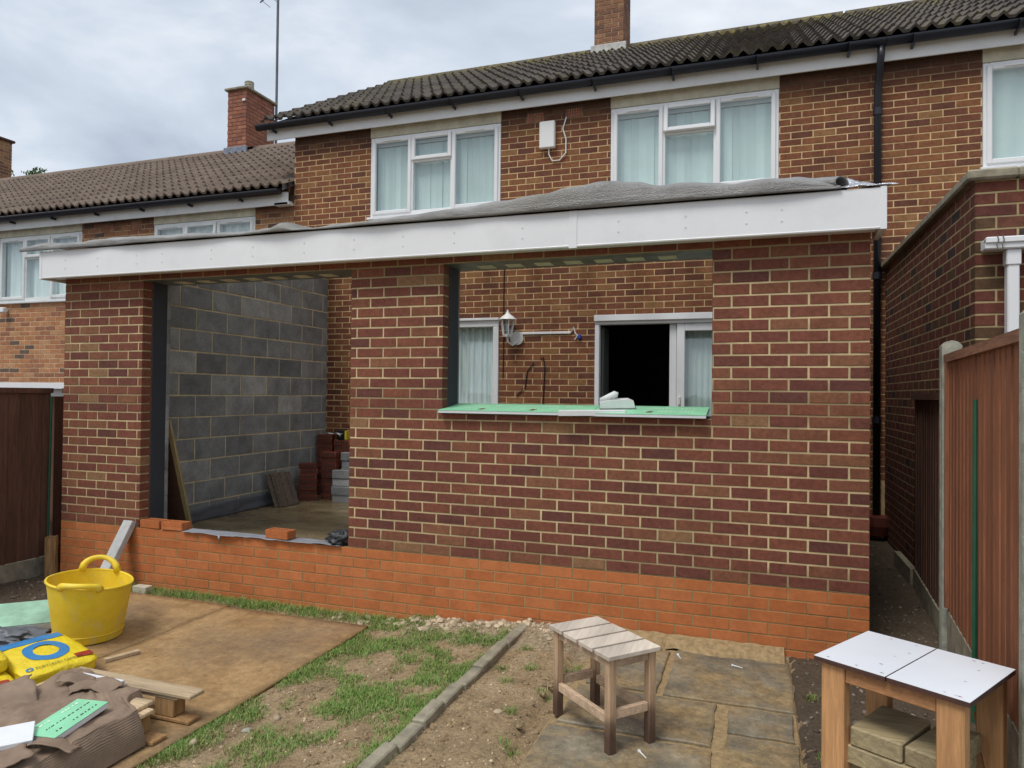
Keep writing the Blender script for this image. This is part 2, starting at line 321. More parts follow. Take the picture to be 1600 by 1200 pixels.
# ---------------------------------------------------------------- geometry helpers
W = {}
def link(o, parent=None, M=None):
    COL.objects.link(o); M = M or Matrix(); W[o.name] = M
    if parent:
        o.parent = parent; o.matrix_parent_inverse = W[parent.name].inverted()
    o.matrix_basis = M; return o
def thing(name, loc, label, cat, group=None):
    o = bpy.data.objects.new(name, None); o.empty_display_size = .1
    link(o, None, Matrix.Translation(loc)); o['label'] = label; o['category'] = cat
    if group: o['group'] = group
    return o
def tag(o, label, cat, group=None):
    o['label'] = label; o['category'] = cat
    if group: o['group'] = group
    return o
def mesh(name, v, f, mat=None, smooth=False):
    m = bpy.data.meshes.new(name); m.from_pydata(v, [], f); m.update()
    if mat: m.materials.append(mat)
    if smooth: m.polygons.foreach_set('use_smooth', [True]*len(m.polygons))
    return m
def put(name, me, parent=None, M=None, label=None, kind=None):
    o = bpy.data.objects.new(name, me); link(o, parent, M)
    if label: o['label'] = label
    if kind: o['kind'] = kind
    return o
class MB:
    def __init__(s): s.v = []; s.f = []
    def add(s, v, f):
        n = len(s.v); s.v += [tuple(p) for p in v]; s.f += [tuple(i+n for i in q) for q in f]; return s
    def box(s, x0, x1, y0, y1, z0, z1, M=None, bev=0):
        if bev:
            b = min(bev, (x1-x0)*.3, (y1-y0)*.3, (z1-z0)*.3); v = []; idx = {}
            for i in (0, 1):
                for j in (0, 1):
                    for k in (0, 1):
                        X, Y, Z = (x0, x1)[i], (y0, y1)[j], (z0, z1)[k]; sx, sy, sz = (1, -1)[i], (1, -1)[j], (1, -1)[k]
                        idx[i, j, k] = len(v); v += [(X, Y+sy*b, Z+sz*b), (X+sx*b, Y, Z+sz*b), (X+sx*b, Y+sy*b, Z)]
            g = lambda i, j, k, a: idx[i, j, k]+a
            f = []
            for i in (0, 1): q = [g(i, 0, 0, 0), g(i, 1, 0, 0), g(i, 1, 1, 0), g(i, 0, 1, 0)]; f.append(q if i else q[::-1])
            for j in (0, 1): q = [g(0, j, 0, 1), g(0, j, 1, 1), g(1, j, 1, 1), g(1, j, 0, 1)]; f.append(q if j else q[::-1])
            for k in (0, 1): q = [g(0, 0, k, 2), g(1, 0, k, 2), g(1, 1, k, 2), g(0, 1, k, 2)]; f.append(q if k else q[::-1])
            for a in (0, 1):
                for c in (0, 1):
                    f.append([g(a, c, 0, 0), g(a, c, 1, 0), g(a, c, 1, 1), g(a, c, 0, 1)]); f.append([g(a, 0, c, 0), g(a, 1, c, 0), g(a, 1, c, 2), g(a, 0, c, 2)]); f.append([g(0, a, c, 1), g(1, a, c, 1), g(1, a, c, 2), g(0, a, c, 2)])
                    for k in (0, 1): f.append([g(a, c, k, 0), g(a, c, k, 1), g(a, c, k, 2)])
        else:
            v = [(x0, y0, z0), (x1, y0, z0), (x1, y1, z0), (x0, y1, z0), (x0, y0, z1), (x1, y0, z1), (x1, y1, z1), (x0, y1, z1)]
            f = [(0, 3, 2, 1), (4, 5, 6, 7), (0, 1, 5, 4), (1, 2, 6, 5), (2, 3, 7, 6), (3, 0, 4, 7)]
        if M: v = [M @ Vector(p) for p in v]
        return s.add(v, f)
    def tube(s, pts, r, n=8, cap=True):
        pts = [Vector(p) for p in pts]; k = len(pts); rings = []; rr = r if isinstance(r, (list, tuple)) else [r]*k
        ref = None
        for i, p in enumerate(pts):
            t = (pts[min(i+1, k-1)]-pts[max(i-1, 0)]).normalized()
            if ref is None: ref = t.orthogonal().normalized()
            ref = (ref-t*ref.dot(t)).normalized(); b = t.cross(ref)
            rings.append([p+(ref*math.cos(2*math.pi*a/n)+b*math.sin(2*math.pi*a/n))*rr[i] for a in range(n)])
        v = [q for g in rings for q in g]
        f = [(i*n+a, i*n+(a+1) % n, (i+1)*n+(a+1) % n, (i+1)*n+a) for i in range(k-1) for a in range(n)]
        if cap: f += [tuple(range(n))[::-1], tuple(range((k-1)*n, k*n))]
        return s.add(v, f)
    def grid(s, fn, nu, nv):
        v = [fn(i/nu, j/nv) for j in range(nv+1) for i in range(nu+1)]
        f = [(j*(nu+1)+i, j*(nu+1)+i+1, (j+1)*(nu+1)+i+1, (j+1)*(nu+1)+i) for j in range(nv) for i in range(nu)]
        return s.add(v, f)
    def prism(s, pts, y0, y1, M=None):      # outline in x,z pushed along y
        n = len(pts); v = [(x, y0, z) for x, z in pts]+[(x, y1, z) for x, z in pts]
        f = [tuple(range(n)), tuple(range(n, 2*n))[::-1]]+[(i, n+i, n+(i+1) % n, (i+1) % n) for i in range(n)]
        if M: v = [M @ Vector(p) for p in v]
        return s.add(v, f)
    def build(s, name, mat, parent=None, smooth=False, label=None, kind=None):
        a = np.array([tuple(p) for p in s.v], float); lo, hi = a.min(0), a.max(0); c = np.array([(lo[0]+hi[0])/2, (lo[1]+hi[1])/2, lo[2]])
        o = put(name, mesh(name, (a-c).tolist(), s.f, mat, smooth), parent, Matrix.Translation(c), label, kind); return o
def box(name, b, mat, parent=None, bev=.003, label=None, kind=None, M=None):
    return MB().box(*b, bev=bev, M=M).build(name, mat, parent, label=label, kind=kind)
def solidify(o, t, off=-1):
    m = o.modifiers.new('thickness', 'SOLIDIFY'); m.thickness = t; m.offset = off; return o
def nz(x, y=0, z=0): return mnoise.noise(Vector((x, y, z)))
# ---------------------------------------------------------------- brickwork
def brick_geo(l, h, d, ch, rg, jit):
    a, b = l/2, h/2; j = lambda s=1: rg.uniform(-jit, jit)*s
    v = [(-a, d, -b), (a, d, -b), (a, d, b), (-a, d, b)]
    v += [(x+j(.6), ch*(1+rg.random()*.4), z+j(.7)) for x, z in ((-a, -b), (a, -b), (a, b), (-a, b))]
    v += [(x+j(.5), -abs(j(.5)), z+j(.5)) for x, z in ((-a+ch, -b+ch), (a-ch, -b+ch), (a-ch, b-ch), (-a+ch, b-ch))]
    f = [(8, 9, 10, 11)]
    for i in range(4):
        k = (i+1) % 4; f += [(4+i, 4+k, 8+k, 8+i), (i, k, 4+k, 4+i)]
    return v, f
_bc = {}
def bond(u0, u1, v0, v1, holes=(), L=.225, H=.075, J=.0115, ub=0, vb=0, half=.5):
    out = []; k0 = math.floor((v0-vb)/H+1e-6); k1 = math.ceil((v1-vb)/H-1e-6)
    for k in range(k0, k1):
        a = vb+k*H; b = a+H; lo, hi = max(a, v0), min(b, v1)
        if hi-lo < .02: continue
        spans = [(u0, u1)]
        for (h0, h1, g0, g1) in holes:
            if min(hi, g1)-max(lo, g0) > H*.4:
                ns = []
                for s, e in spans:
                    if h1 <= s or h0 >= e: ns.append((s, e)); continue
                    if h0 > s: ns.append((s, h0))
                    if h1 < e: ns.append((h1, e))
                spans = ns
        off = ub+(k % 2)*L*half
        for s, e in spans:
            i = math.floor((s-off)/L)
            while off+i*L < e-1e-6:
                p, q = off+i*L, off+(i+1)*L; i += 1
                P_, Q = max(p, s), min(q, e)
                if Q-P_ < .028: continue
                x0 = P_+(J/2 if p >= s-1e-6 and P_ > s+1e-6 else 0); x1 = Q-(J/2 if Q < e-1e-6 else 0)
                out.append((x0, x1, lo+J/2, hi-J/2))
    return out
def lay(rects, F, mat, parent, name='brick', depth=.10, ch=.0025, jit=.0016, limit=300, vis=None, stuffname=None, seed=1, flat=False):
    """rects in wall coordinates; F maps (u, depth, v) to the world. The largest in view become objects, the rest one joined part."""
    rg = random.Random(seed); sc = []
    for i, (a, b, c, d) in enumerate(rects):
        p = F @ Vector(((a+b)/2, 0, (c+d)/2)); u, v, w = px(p)
        inn = -20 < u < 1620 and -20 < v < 1220 and (vis is None or vis(u, v, p))
        sc.append((0 if inn else 1, w, i))
    sc.sort(); pick = set(i for f, w, i in sc[:limit] if f == 0)
    rest = MB()
    for i, (a, b, c, d) in enumerate(rects):
        l, h = b-a, d-c; ctr = Vector(((a+b)/2, 0 if flat else rg.uniform(-.0014, -.0002), (c+d)/2))
        rot = Matrix.Rotation(rg.uniform(-.004, .004), 4, 'Y')
        if i in pick:
            key = (name, mat.name, round(l, 3), round(h, 3), depth, rg.randrange(4))
            if key not in _bc:
                _bc[key] = mesh(name, *brick_geo(l, h, depth, ch, random.Random(str(key)), jit), mat)
            put(name, _bc[key], parent, F @ Matrix.Translation(ctr) @ rot)
        else:
            v, f = brick_geo(l, h, depth, ch, rg, jit); M = F @ Matrix.Translation(ctr) @ rot
            rest.add([M @ Vector(q) for q in v], f)
    if rest.v: rest.build(stuffname or name, mat, parent, kind='stuff')
def slabs(u0, u1, v0, v1, holes=()):        # wall minus openings as rectangles
    us = sorted({u0, u1, *[min(max(h[i], u0), u1) for h in holes for i in (0, 1)]}); vs_ = sorted({v0, v1, *[min(max(h[i], v0), v1) for h in holes for i in (2, 3)]})
    out = []
    for i in range(len(us)-1):
        col = []
        for j in range(len(vs_)-1):
            cu, cv = (us[i]+us[i+1])/2, (vs_[j]+vs_[j+1])/2
            if any(h[0] < cu < h[1] and h[2] < cv < h[3] for h in holes): continue
            if col and abs(col[-1][3]-vs_[j]) < 1e-9: col[-1][3] = vs_[j+1]
            else: col.append([us[i], us[i+1], vs_[j], vs_[j+1]])
        out += col
    return out
def core(rects, F, mat, parent, d0, d1, name='mortar_bed', inset=.004):
    m = MB()
    for a, b, c, d in rects: m.box(a, b, d0, d1, c, d, M=F)
    return m.build(name, mat, parent)
FRONT = Matrix()                                    # u = x, v = z, faces -y
def frontat(y): return Matrix.Translation((0, y, 0))
def sideat(x):                                      # faces -x; u runs along y
    return Matrix(((0, 1, 0, x), (1, 0, 0, 0), (0, 0, 1, 0), (0, 0, 0, 1)))
def sideatp(x):                                     # faces +x; u runs along y
    return Matrix(((0, -1, 0, x), (1, 0, 0, 0), (0, 0, 1, 0), (0, 0, 0, 1)))
# ---------------------------------------------------------------- ground
def sstep(a, b, t):
    t = min(1, max(0, (t-a)/(b-a))); return t*t*(3-2*t)
def gz(x, y):
    z = -.5+.085*sstep(3.2, 4.7, x)+.115*sstep(6.05, 7.0, x)*sstep(-3.5, -1., y)
    if -.6 < x < 7.4 and -5 < y < 4:
        z += .012*nz(x*2.2, y*2.2)+.008*nz(x*7, y*7, 3)+.004*nz(x*19, y*19, 9)
        if x < .7 or x > 6.06: z += .012*nz(x*14, y*14, 5)
        if 3.5 < x < 6 and y > -.4: z += .045*sstep(-.32, -.08, y+.08*nz(x*4, y*4, 7))*(.6+.5*nz(x*9, y*9, 1))
    if .78 < x < 3.3 and -2.7 < y < -.2: z = min(z, -.502)
    if 4.8 < x < 6.05 and -2.8 < y < -.06: z = min(z, -.455)
    if .0 < x < 6.5 and y > .02: z = -.52
    return z
def axis(a, b, step, far):
    xs = list(np.arange(a, b+1e-6, step)); e = []; d = .3
    while d < far: e.append(d); d *= 1.8
    return [a-t for t in reversed(e)]+xs+[b+t for t in e]
xs = axis(-.9, 7.6, .03, 900); ys = axis(-3.6, 3.7, .035, 900)
gv = [(x, y, gz(x, y)) for y in ys for x in xs]; nx = len(xs)
gf = [(j*nx+i, j*nx+i+1, (j+1)*nx+i+1, (j+1)*nx+i) for j in range(len(ys)-1) for i in range(nx-1)]
put('ground', mesh('ground', gv, gf, M_SOIL, True), kind='structure')
# ================================================================= HOUSES
D = 3.58
def fascia_top(u): return 393-.0766*(u-62)
def vis_house(u, v, p):
    if v < fascia_top(u)-14: return True
    return (716 < u < 1112 and 402 < v < 634) or (506 < u < 548 and 436 < v < 690)
def window(parent, x0, x1, z0, z1, y, kind='triple', mat=M_PVC, open_vent=False, blind=True):
    w, h = x1-x0, z1-z0; f = MB(); t = .055; yf, yb = y, y+.07
    def bar(a, b, c, d, y0=yf, y1=yb, m=f): m.box(a, b, y0, y1, c, d, bev=.006)
    bar(x0, x0+t, z0, z1); bar(x1-t, x1, z0, z1); bar(x0+t, x1-t, z1-t, z1); bar(x0+t, x1-t, z0, z0+t)
    a, b = x0+w*.325, x0+w*.645
    bar(a-.02, a+.03, z0+t, z1-t); bar(b-.03, b+.02, z0+t, z1-t)
    zs = z0+h*.66; bar(a+.03, b-.03, zs-.02, zs+.025)
    o = f.build('window', mat, parent)
    box('window_sill', (x0-.03, x1+.03, y-.045, y+.02, z0-.035, z0-.003), mat, o)
    def sash(n, p, q, r, s, dy=0, tilt=0):
        m = MB(); k = .05; Y0, Y1 = yf-.018+dy, yf+.03+dy
        M = None
        if tilt: M = Matrix.Translation((0, Y0, s)) @ Matrix.Rotation(tilt, 4, 'X') @ Matrix.Translation((0, -Y0, -s))
        for bb in ((p, p+k, r, s), (q-k, q, r, s), (p+k, q-k, s-k, s), (p+k, q-k, r, r+k)): m.box(bb[0], bb[1], Y0, Y1, bb[2], bb[3], bev=.008, M=M)
        so_ = m.build('sash', mat, o)
        g = MB().add([(M or Matrix()) @ Vector(w_) for w_ in ((p+k-.004, Y0+.02, r+k-.004), (q-k+.004, Y0+.02, r+k-.004), (q-k+.004, Y0+.02, s-k+.004), (p+k-.004, Y0+.02, s-k+.004))], [(0, 1, 2, 3)]); g.build('pane', M_GLASS, o)
        if n: 
            box('trickle_vent', ((p+q)/2-.13, (p+q)/2+.13, Y0-.012, Y0-.001, s-.036, s-.018), mat, o)
    sash(1, x0+.03, a+.005, z0+.03, z1-.03); sash(1, b-.005, x1-.03, z0+.03, z1-.03)
    sash(0, a+.012, b-.012, zs+.005, z1-.03, -.01, -.09 if open_vent else 0)
    MB().add([(a+.026, yf+.024, z0+t-.004), (b-.026, yf+.024, z0+t-.004), (b-.026, yf+.024, zs-.016), (a+.026, yf+.024, zs-.016)], [(0, 1, 2, 3)]).build('pane', M_GLASS, o)
    if blind:
        bl = box('blind_headrail', (x0+.05, x1-.05, y+.08, y+.12, z1-.10, z1-.06), M_WPLAST, o)
        nsl = 20; sw = (w-.12)/nsl; me = None
        for i in range(nsl):
            if me is None:
                g = MB().grid(lambda s, t_: ((s-.5)*sw*1.08, .006*math.sin(s*math.pi), t_*(h-.18)), 4, 1); me = mesh('blind_slat', g.v, g.f, M_BLIND)
            put('blind_slat', me, o, Matrix.Translation((x0+.06+(i+.5)*sw, y+.092+.004*(i % 2), z0+.07)) @ Matrix.Rotation(random.uniform(-.10, .22), 4, 'Z'))
    box('window_backing', (x0, x1, y+.22, y+.23, z0, z1), M_ROOMW, o)
    return o
def tile_geo():
    n = 12; wd_, ln = .318, .40; pr = []
    for i in range(n+1):
        s = i/n; ph = (s*2) % 1 if i < n else 1
        zz = .050*max(0, math.sin(math.pi*min(1, max(0, (ph-.40)/.52)))) if ph < .93 else 0
        pr.append((s*wd_-wd_/2, zz))
    v = [(x, 0, z+.036) for x, z in pr]+[(x, ln, z) for x, z in pr]+[(x, 0, max(z+.004, .002)) for x, z in pr]
    k = n+1; f = [(i, i+1, k+i+1, k+i) for i in range(n)]+[(2*k+i, 2*k+i+1, i+1, i) for i in range(n)]
    return v, f
TILEV, TILEF = tile_geo()
EY, RY = 3.38, 6.89; SLOPE = .567; ROOFA = math.atan(SLOPE)
def roof(house, xa, xb, ez, mat, lim=300, seed=3, visx=None):
    rz = ez+(RY-EY)*SLOPE
    m = MB().prism([(0, 0)], 0, 0) if False else MB()
    m.add([(xa, EY+.03, ez-.05), (xb, EY+.03, ez-.05), (xb, RY, rz-.035), (xa, RY, rz-.035), (xa, 2*RY-EY, ez-.05), (xb, 2*RY-EY, ez-.05)], [(0, 1, 2, 3), (3, 2, 5, 4)])
    rf = m.build('roof', mat, house)
    me = mesh('roof_tile', TILEV, TILEF, mat); rg = random.Random(seed)
    sl_len = math.hypot(RY-EY, rz-ez); rows = 12; gauge = sl_len/rows; cols = int(round((xb-xa)/.30)); cw = (xb-xa)/cols
    F = Matrix.Translation((0, EY, ez-.02)) @ Matrix.Rotation(ROOFA, 4, 'X')
    lst = []
    for r in range(rows):
        for c in range(cols):
            M = F @ Matrix.Translation((xa+(c+.5)*cw, r*gauge-.03+rg.uniform(-.006, .006), rg.uniform(-.002, .003))) @ Matrix.Rotation(rg.uniform(-.008, .008), 4, 'Z')
            u, v, w = px(M.translation); lst.append((0 if (-40 < u < 1640 and -60 < v < 1200) else 1, w, M))
    lst.sort(key=lambda t: (t[0], t[1])); rest = MB()
    for i, (a, w, M) in enumerate(lst):
        if i < lim and a == 0: put('roof_tile', me, rf, M)
        else: rest.add([M @ Vector(q) for q in TILEV], TILEF)
    if rest.v: rest.build('roof_tile', mat, rf, kind='stuff')
    for i in range(int((xb-xa)/.45)+1):
        a, b = xa+i*.45, min(xb+.03, xa+(i+1)*.45+.012)
        if b-a < .1: continue
        g = MB().tube([(a, RY, rz-.045+rg.uniform(-.003, .003)), (b, RY, rz-.045)], .115, 12); g.build('ridge_tile', mat, rf)
    return rf, rz
def gutter(house, x0, x1, ez, step=.9, endcap=True):
    prof = [(math.cos(a), math.sin(a)) for a in [math.pi+math.pi*i/10 for i in range(11)]]
    m = MB(); r = .066; y, z = EY+.0, ez-.062
    v = [(x, y+r*c, z+r*s) for x in (x0, x1) for c, s in prof]; v += [(x, y+(r-.004)*c, z+(r-.004)*s) for x in (x0, x1) for c, s in prof]
    k = 11; f = [(i, i+1, k+i+1, k+i) for i in range(10)]+[(2*k+i+1, 2*k+i, 3*k+i, 3*k+i+1) for i in range(10)]+[(0, k, 3*k, 2*k), (k-1, 2*k-1, 4*k-1, 3*k-1)]
    f += [tuple(range(k)), tuple(range(k, 2*k))]
    g = m.add(v, f).build('gutter', M_BLACKP, house, True)
    x = x0+.25
    while x < x1-.1:
        b = MB(); pts = [(x, y+(r+.004)*c, z+(r+.004)*s) for c, s in prof]
        b.tube(pts, .007, 6); b.box(x-.012, x+.012, y-.01, y+.085, z-.10, z-.066, bev=.003); b.build('gutter_bracket', M_BLACKP, g); x += step
    return g
def chimney(house, x0, x1, y0, y1, zb, zt, mat, pot=False, flash=M_LEAD):
    c = box('chimney', (x0+.005, x1-.005, y0+.005, y1-.005, zb, zt), M_DMORT if mat is M_CBRICK else M_TMORT, house, 0)
    lay(bond(x0, x1, zb+.1, zt, vb=zb+.1), frontat(y0), mat, c, limit=120, depth=.02, seed=5)
    lay(bond(y0+.021, y1, zb+.1, zt, vb=zb+.1, ub=y0+.1), sideatp(x1), mat, c, limit=120, depth=.02, seed=6)
    lay(bond(y0+.021, y1, zb+.1, zt, vb=zb+.1, ub=y0+.1), sideat(x0), mat, c, limit=0, depth=.02, seed=7)
    g = MB(); zr = zb
    g.box(x0-.05, x1+.05, y0-.05, y0-.002, zb-.14, zb+.20, bev=.01)
    g.add([(x1+.006, y0-.03, zb-.1), (x1+.006, RY, zb+.30), (x1+.006, RY, zb+.10), (x1+.006, y0-.03, zb+.16)], [(0, 1, 2, 3)])
    g.add([(x1+.004, y0-.16, zb-.06), (x1+.16, y0-.16, zb-.05), (x1+.16, RY-.05, zb+.17), (x1+.004, RY-.05, zb+.17)], [(0, 1, 2, 3)])
    g.build('flashing', flash, c)
    return c
def eaves(house, x0, x1, ez, mat=M_PVC, endbox=0):
    box('fascia_board', (x0, x1, 3.47, 3.49, ez-.245, ez-.03), mat, house)
    box('soffit', (x0, x1, 3.491, D-.002, ez-.20, ez-.19), mat, house, 0)
def lintel_band(house, x0, x1, z0, z1, y=D): box('concrete_lintel', (x0, x1, y-.012, y+.1, z0, z1), M_LINTC, house, .004)
# --- main house
EZ = 4.90
house = thing('terraced_house', (3.4, D, -.52), 'brown brick house with black gutter and two white upstairs windows behind the new extension', 'house', None)
HX0, HX1 = -.235, 7.08
Wn = [(.97, 2.82, 3.49, 4.55), (4.20, 6.07, 3.49, 4.55)]
SW = (2.0, 2.82, .95, 2.1); PD = (4.035, 5.95, -.2, 2.095)
lints = [(x0, x1, z1, 4.69) for x0, x1, z0, z1 in Wn]
abr = [(3.155, 3.375, 4.5, 4.62), (3.645, 3.865, 4.5, 4.62)]
hh = [(a, b, c-.035, d) for a, b, c, d in Wn]+lints+[SW, PD]
core(slabs(HX0, HX1, -.52, 4.80, hh), frontat(D), M_HMORT, house, .0025, .25)
lay(bond(HX0, HX1, -.45, 4.72, hh+abr, vb=-.6+.003), frontat(D), M_HBRICK, house, vis=vis_house, depth=.06, seed=11)
for (a, b, c, d) in abr:
    m = MB(); m.box(a+.006, b-.006, D+.004, D+.03, c, d)
    o = m.build('air_brick', M_CBRICK, house)
    for i in range(7):
        box('grille_bar', (a+.012+i*.03, a+.024+i*.03, D-.006, D+.004, c+.004, d-.004), M_CBRICK, o, 0)
    for k in range(4): box('grille_bar', (a+.010, b-.010, D-.004, D+.003, c+.008+k*.03, c+.018+k*.03), M_CBRICK, o, 0)
for a, b, c, d in lints: lintel_band(house, a, b, c+.001, d)
for i, (a, b, c, d) in enumerate(Wn): window(house, a+.004, b-.004, c, d-.002, D-.005, open_vent=(i == 1))
rf, RZ = roof(house, HX0-.385, HX1, EZ, M_TILE)
gutter(house, HX0-.475, HX1-.002, EZ); eaves(house, HX0-.385, HX1-.001, EZ)
MB().add([(HX0-.387, EY+.09, EZ-.24), (HX0-.387, EY+.09, EZ-.02), (HX0-.387, RY, RZ-.05), (HX0-.387, RY, RZ-.27)], [(0, 1, 2, 3)]).build('verge_board', M_PVCD, house)
cp = MB(); cp.box(HX0+.1, HX0+.2, D+.25, 9.6, -.5, 4.7); cp.add([(HX0+.1, D+.1, 4.7), (HX0+.1, RY, RZ-.1), (HX0+.1, 9.6, 4.7)], [(0, 1, 2)]); cp.build('gable_wall', M_CBRICK, house)
chimney(house, 3.315, 3.795, 6.60, 7.22, 6.66, 8.6, M_TBRICK, flash=M_MORTF)
# downpipe on the house wall, into a clay gully
dp = MB(); dp.tube([(7.04, EY, EZ-.12), (7.04, EY+.005, EZ-.22), (7.035, D-.12, EZ-.36), (7.03, D-.055, EZ-.5), (7.03, D-.055, -.06)], .036, 12)
d_ = dp.build('downpipe', M_BLACKP, house, True)
for z in (4.12, 2.4, .9): MB().tube([(7.03, D-.055, z), (7.03, D-.055, z+.07)], .045, 12).build('pipe_collar', M_BLACKP, d_)
MB().tube([(7.03, D-.13, -.24), (7.03, D-.13, -.14), (7.03, D-.13, -.05)], [.10, .135, .14], 16).build('gully_pot', M_CLAY, house)
# small window with net curtain and the patio door, seen through the new openings
def bars(name, y0, y1, lst, mat, parent, bev=.006):
    m = MB()
    for a, b, c, d in lst: m.box(a, b, y0, y1, c, d, bev=bev)
    return m.build(name, mat, parent)
a, b, c, d = SW
w_ = bars('window', D-.02, D+.06, [(a, b, d-.10, d), (a, a+.05, c, d-.10), (b-.075, b, c, d-.10), (a+.05, b-.075, c, c+.05)], M_PVC, house)
box('drip_cap', (a-.02, b+.008, D-.05, D-.021, d-.02, d+.01), M_PVC, w_)
MB().add([(a+.05, D+.018, c+.05), (b-.07, D+.018, c+.05), (b-.07, D+.018, d-.1), (a+.05, D+.018, d-.1)], [(0, 1, 2, 3)]).build('pane', M_GLASS, w_)
MB().grid(lambda s, t: (a+.03+s*(b-a-.08), D+.10+.02*math.sin(s*52+1.5*math.sin(t*1.5))+.008*math.sin(s*131+t), c+.02+t*(d-c-.1)), 110, 6).build('net_curtain', M_NET, w_, True)
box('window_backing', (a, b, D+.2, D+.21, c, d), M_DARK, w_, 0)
a, b, c, d = PD
p_ = bars('patio_door', D-.02, D+.08, [(a, b, d-.10, d), (a, a+.055, c, d-.10), (b-.06, b, c, d-.10), (a+.055, b-.06, c, c+.05)], M_PVC, house)
box('drip_cap', (a-.005, b+.02, D-.05, D-.021, d-.06, d+.012), M_PVC, p_)
p2 = bars('door_leaf', D+.0, D+.05, [(4.985, 5.075, c+.052, d-.102), (b-.15, b-.062, c+.052, d-.102), (5.075, b-.15, d-.19, d-.102), (5.075, b-.15, c+.052, c+.16)], M_PVC, p_)
MB().add([(5.07, D+.024, c+.155), (b-.145, D+.024, c+.155), (b-.145, D+.024, d-.185), (5.07, D+.024, d-.185)], [(0, 1, 2, 3)]).build('pane', M_GLASS, p_)
bars('door_leaf', D+.03, D+.079, [(4.90, 4.98, c+.053, d-.103)], M_PVC, p_)
box('handle', (5.005, 5.03, D-.022, D-.001, 1.06, 1.16), M_WPLAST, p_, .006)
MB().grid(lambda s, t: (5.06+s*.75, D+.14+.008*math.sin(s*70), c+.1+t*(d-c-.2)), 90, 1).build('curtain', M_BLIND, p_, True)
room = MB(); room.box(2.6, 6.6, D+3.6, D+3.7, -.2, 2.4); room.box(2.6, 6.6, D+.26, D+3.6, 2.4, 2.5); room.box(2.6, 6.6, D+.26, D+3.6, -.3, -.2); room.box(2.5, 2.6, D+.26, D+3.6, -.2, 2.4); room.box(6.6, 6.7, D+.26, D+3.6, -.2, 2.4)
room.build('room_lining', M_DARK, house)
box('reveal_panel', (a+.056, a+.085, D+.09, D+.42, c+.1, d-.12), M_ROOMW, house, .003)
MB().tube([(5.0, D+1.1, 2.02), (5.0, D+1.1, 2.1), (5.0, D+1.1, 2.3)], [.20, .14, .05], 20).build('lamp_shade', M_LINTC, house)
MB().tube([(5.0, D+1.1, 2.3), (5.0, D+1.1, 2.4)], .01, 6).build('lamp_cord', M_CABLE, house)
# --- left houses
EZL = 3.99
def left_house(x0, x1, ez, wins, label, tiles, seed, br=300):
    h = thing('terraced_house', ((x0+x1)/2, D, -.52), label, 'house')
    dz = -.90
    lw = [(a, b, 4.55+dz, 4.69+dz) for a, b in wins]; ww = [(a, b, 3.49+dz-.035, 4.55+dz) for a, b in wins]
    core(slabs(x0, x1, -.52, 4.8+dz, lw+ww), frontat(D), M_LMORT, h, .0025, .25)
    ab = [(-3.75, -3.53, 4.49+dz, 4.62+dz), (-3.2, -2.98, 4.49+dz, 4.62+dz)] if wins else []
    lay(bond(x0, x1, .9, 4.70+dz, lw+ww+ab, vb=.903), frontat(D), M_LBRICK, h, depth=.06, seed=seed, limit=br, vis=lambda u, v, p: (u < 101 or v < fascia_top(u)-6) and u < 470)
    for (p, q, r, s) in ab:
        o = box('air_brick', (p+.006, q-.006, D+.004, D+.03, r, s), M_CBRICK, h, 0)
        for i in range(7): box('grille_bar', (p+.012+i*.03, p+.024+i*.03, D-.006, D+.004, r+.004, s-.004), M_CBRICK, o, 0)
    for a, b, c, d in lw: lintel_band(h, a, b, c+.001, d)
    for i, (a, b) in enumerate(wins): window(h, a+.004, b-.004, 3.49+dz, 4.548+dz, D-.005, mat=M_PVCD, open_vent=(i == 1), blind=False)
    for i, (a, b) in enumerate(wins):
        MB().grid(lambda s, t: (a+.05+s*(b-a-.1), D+.09+.014*math.sin(s*60), 3.52+dz+t*.98), 80, 1).build('net_curtain', M_NET, h, True)
    roof(h, x0, x1, ez, M_TILEL, lim=tiles, seed=seed)
    gutter(h, x0+.002, x1-.10, ez); eaves(h, x0+.001, x1-.02, ez, M_PVCD)
    return h
h1 = left_house(-7.56, HX0-.004, EZL, [(-6.01, -4.18), (-2.73, -.88)], 'lower orange brick house with brown tiled roof, stepped down beside the taller one', 300, 21)
chimney(h1, -4.065, -3.615, 6.60, 7.45, 5.76, 7.09, M_CBRICK)
c_ = MB(); c_.box(-4.115, -3.565, 6.55, 7.50, 7.092, 7.14, bev=.01); c_.box(-4.04, -3.64, 6.62, 7.42, 7.142, 7.17, bev=.02); c_.build('chimney_cap', M_CONC, h1)
pt = MB().tube([(-3.80, 6.90, 7.16), (-3.80, 6.90, 7.37)], .085, 14); pt.build('chimney_pot', M_LINTC, h1)
for k in range(4): MB().tube([(-3.80, 6.90, 7.19+k*.05), (-3.80, 6.90, 7.205+k*.05)], .093, 14).build('pot_louvre', M_CONC, h1)
box('bird_light', (-3.70, -3.63, 6.575, 6.597, 6.85, 6.90), M_WPLAST, h1, .008)
box('stepped_soffit_end', (HX0-.25, HX0-.006, EY+.09, D-.003, EZL-.246, EZL-.21), M_PVCD, h1)
MB().add([(HX0-.05, EY, EZL-.08), (HX0-.05, EY, EZL+.08), (HX0-.05, RY, EZL+.08+(RY-EY)*SLOPE), (HX0-.05, RY, EZL-.08+(RY-EY)*SLOPE)], [(0, 1, 2, 3)]).build('verge_flashing', M_LEAD, h1); MB().prism([(HX0-.20, EZL-.06), (HX0-.01, EZL-.08), (HX0-.01, EZL+.10), (HX0-.10, EZL+.05)], 3.47, 3.50).build('eaves_flashing', simple('brown_flashing', (.10, .05, .045), .6), h1)
mast = MB().tube([(-3.60, 7.49, 5.5), (-3.60, 7.49, 10.4)], .026, 8).build('pole', M_MAST)
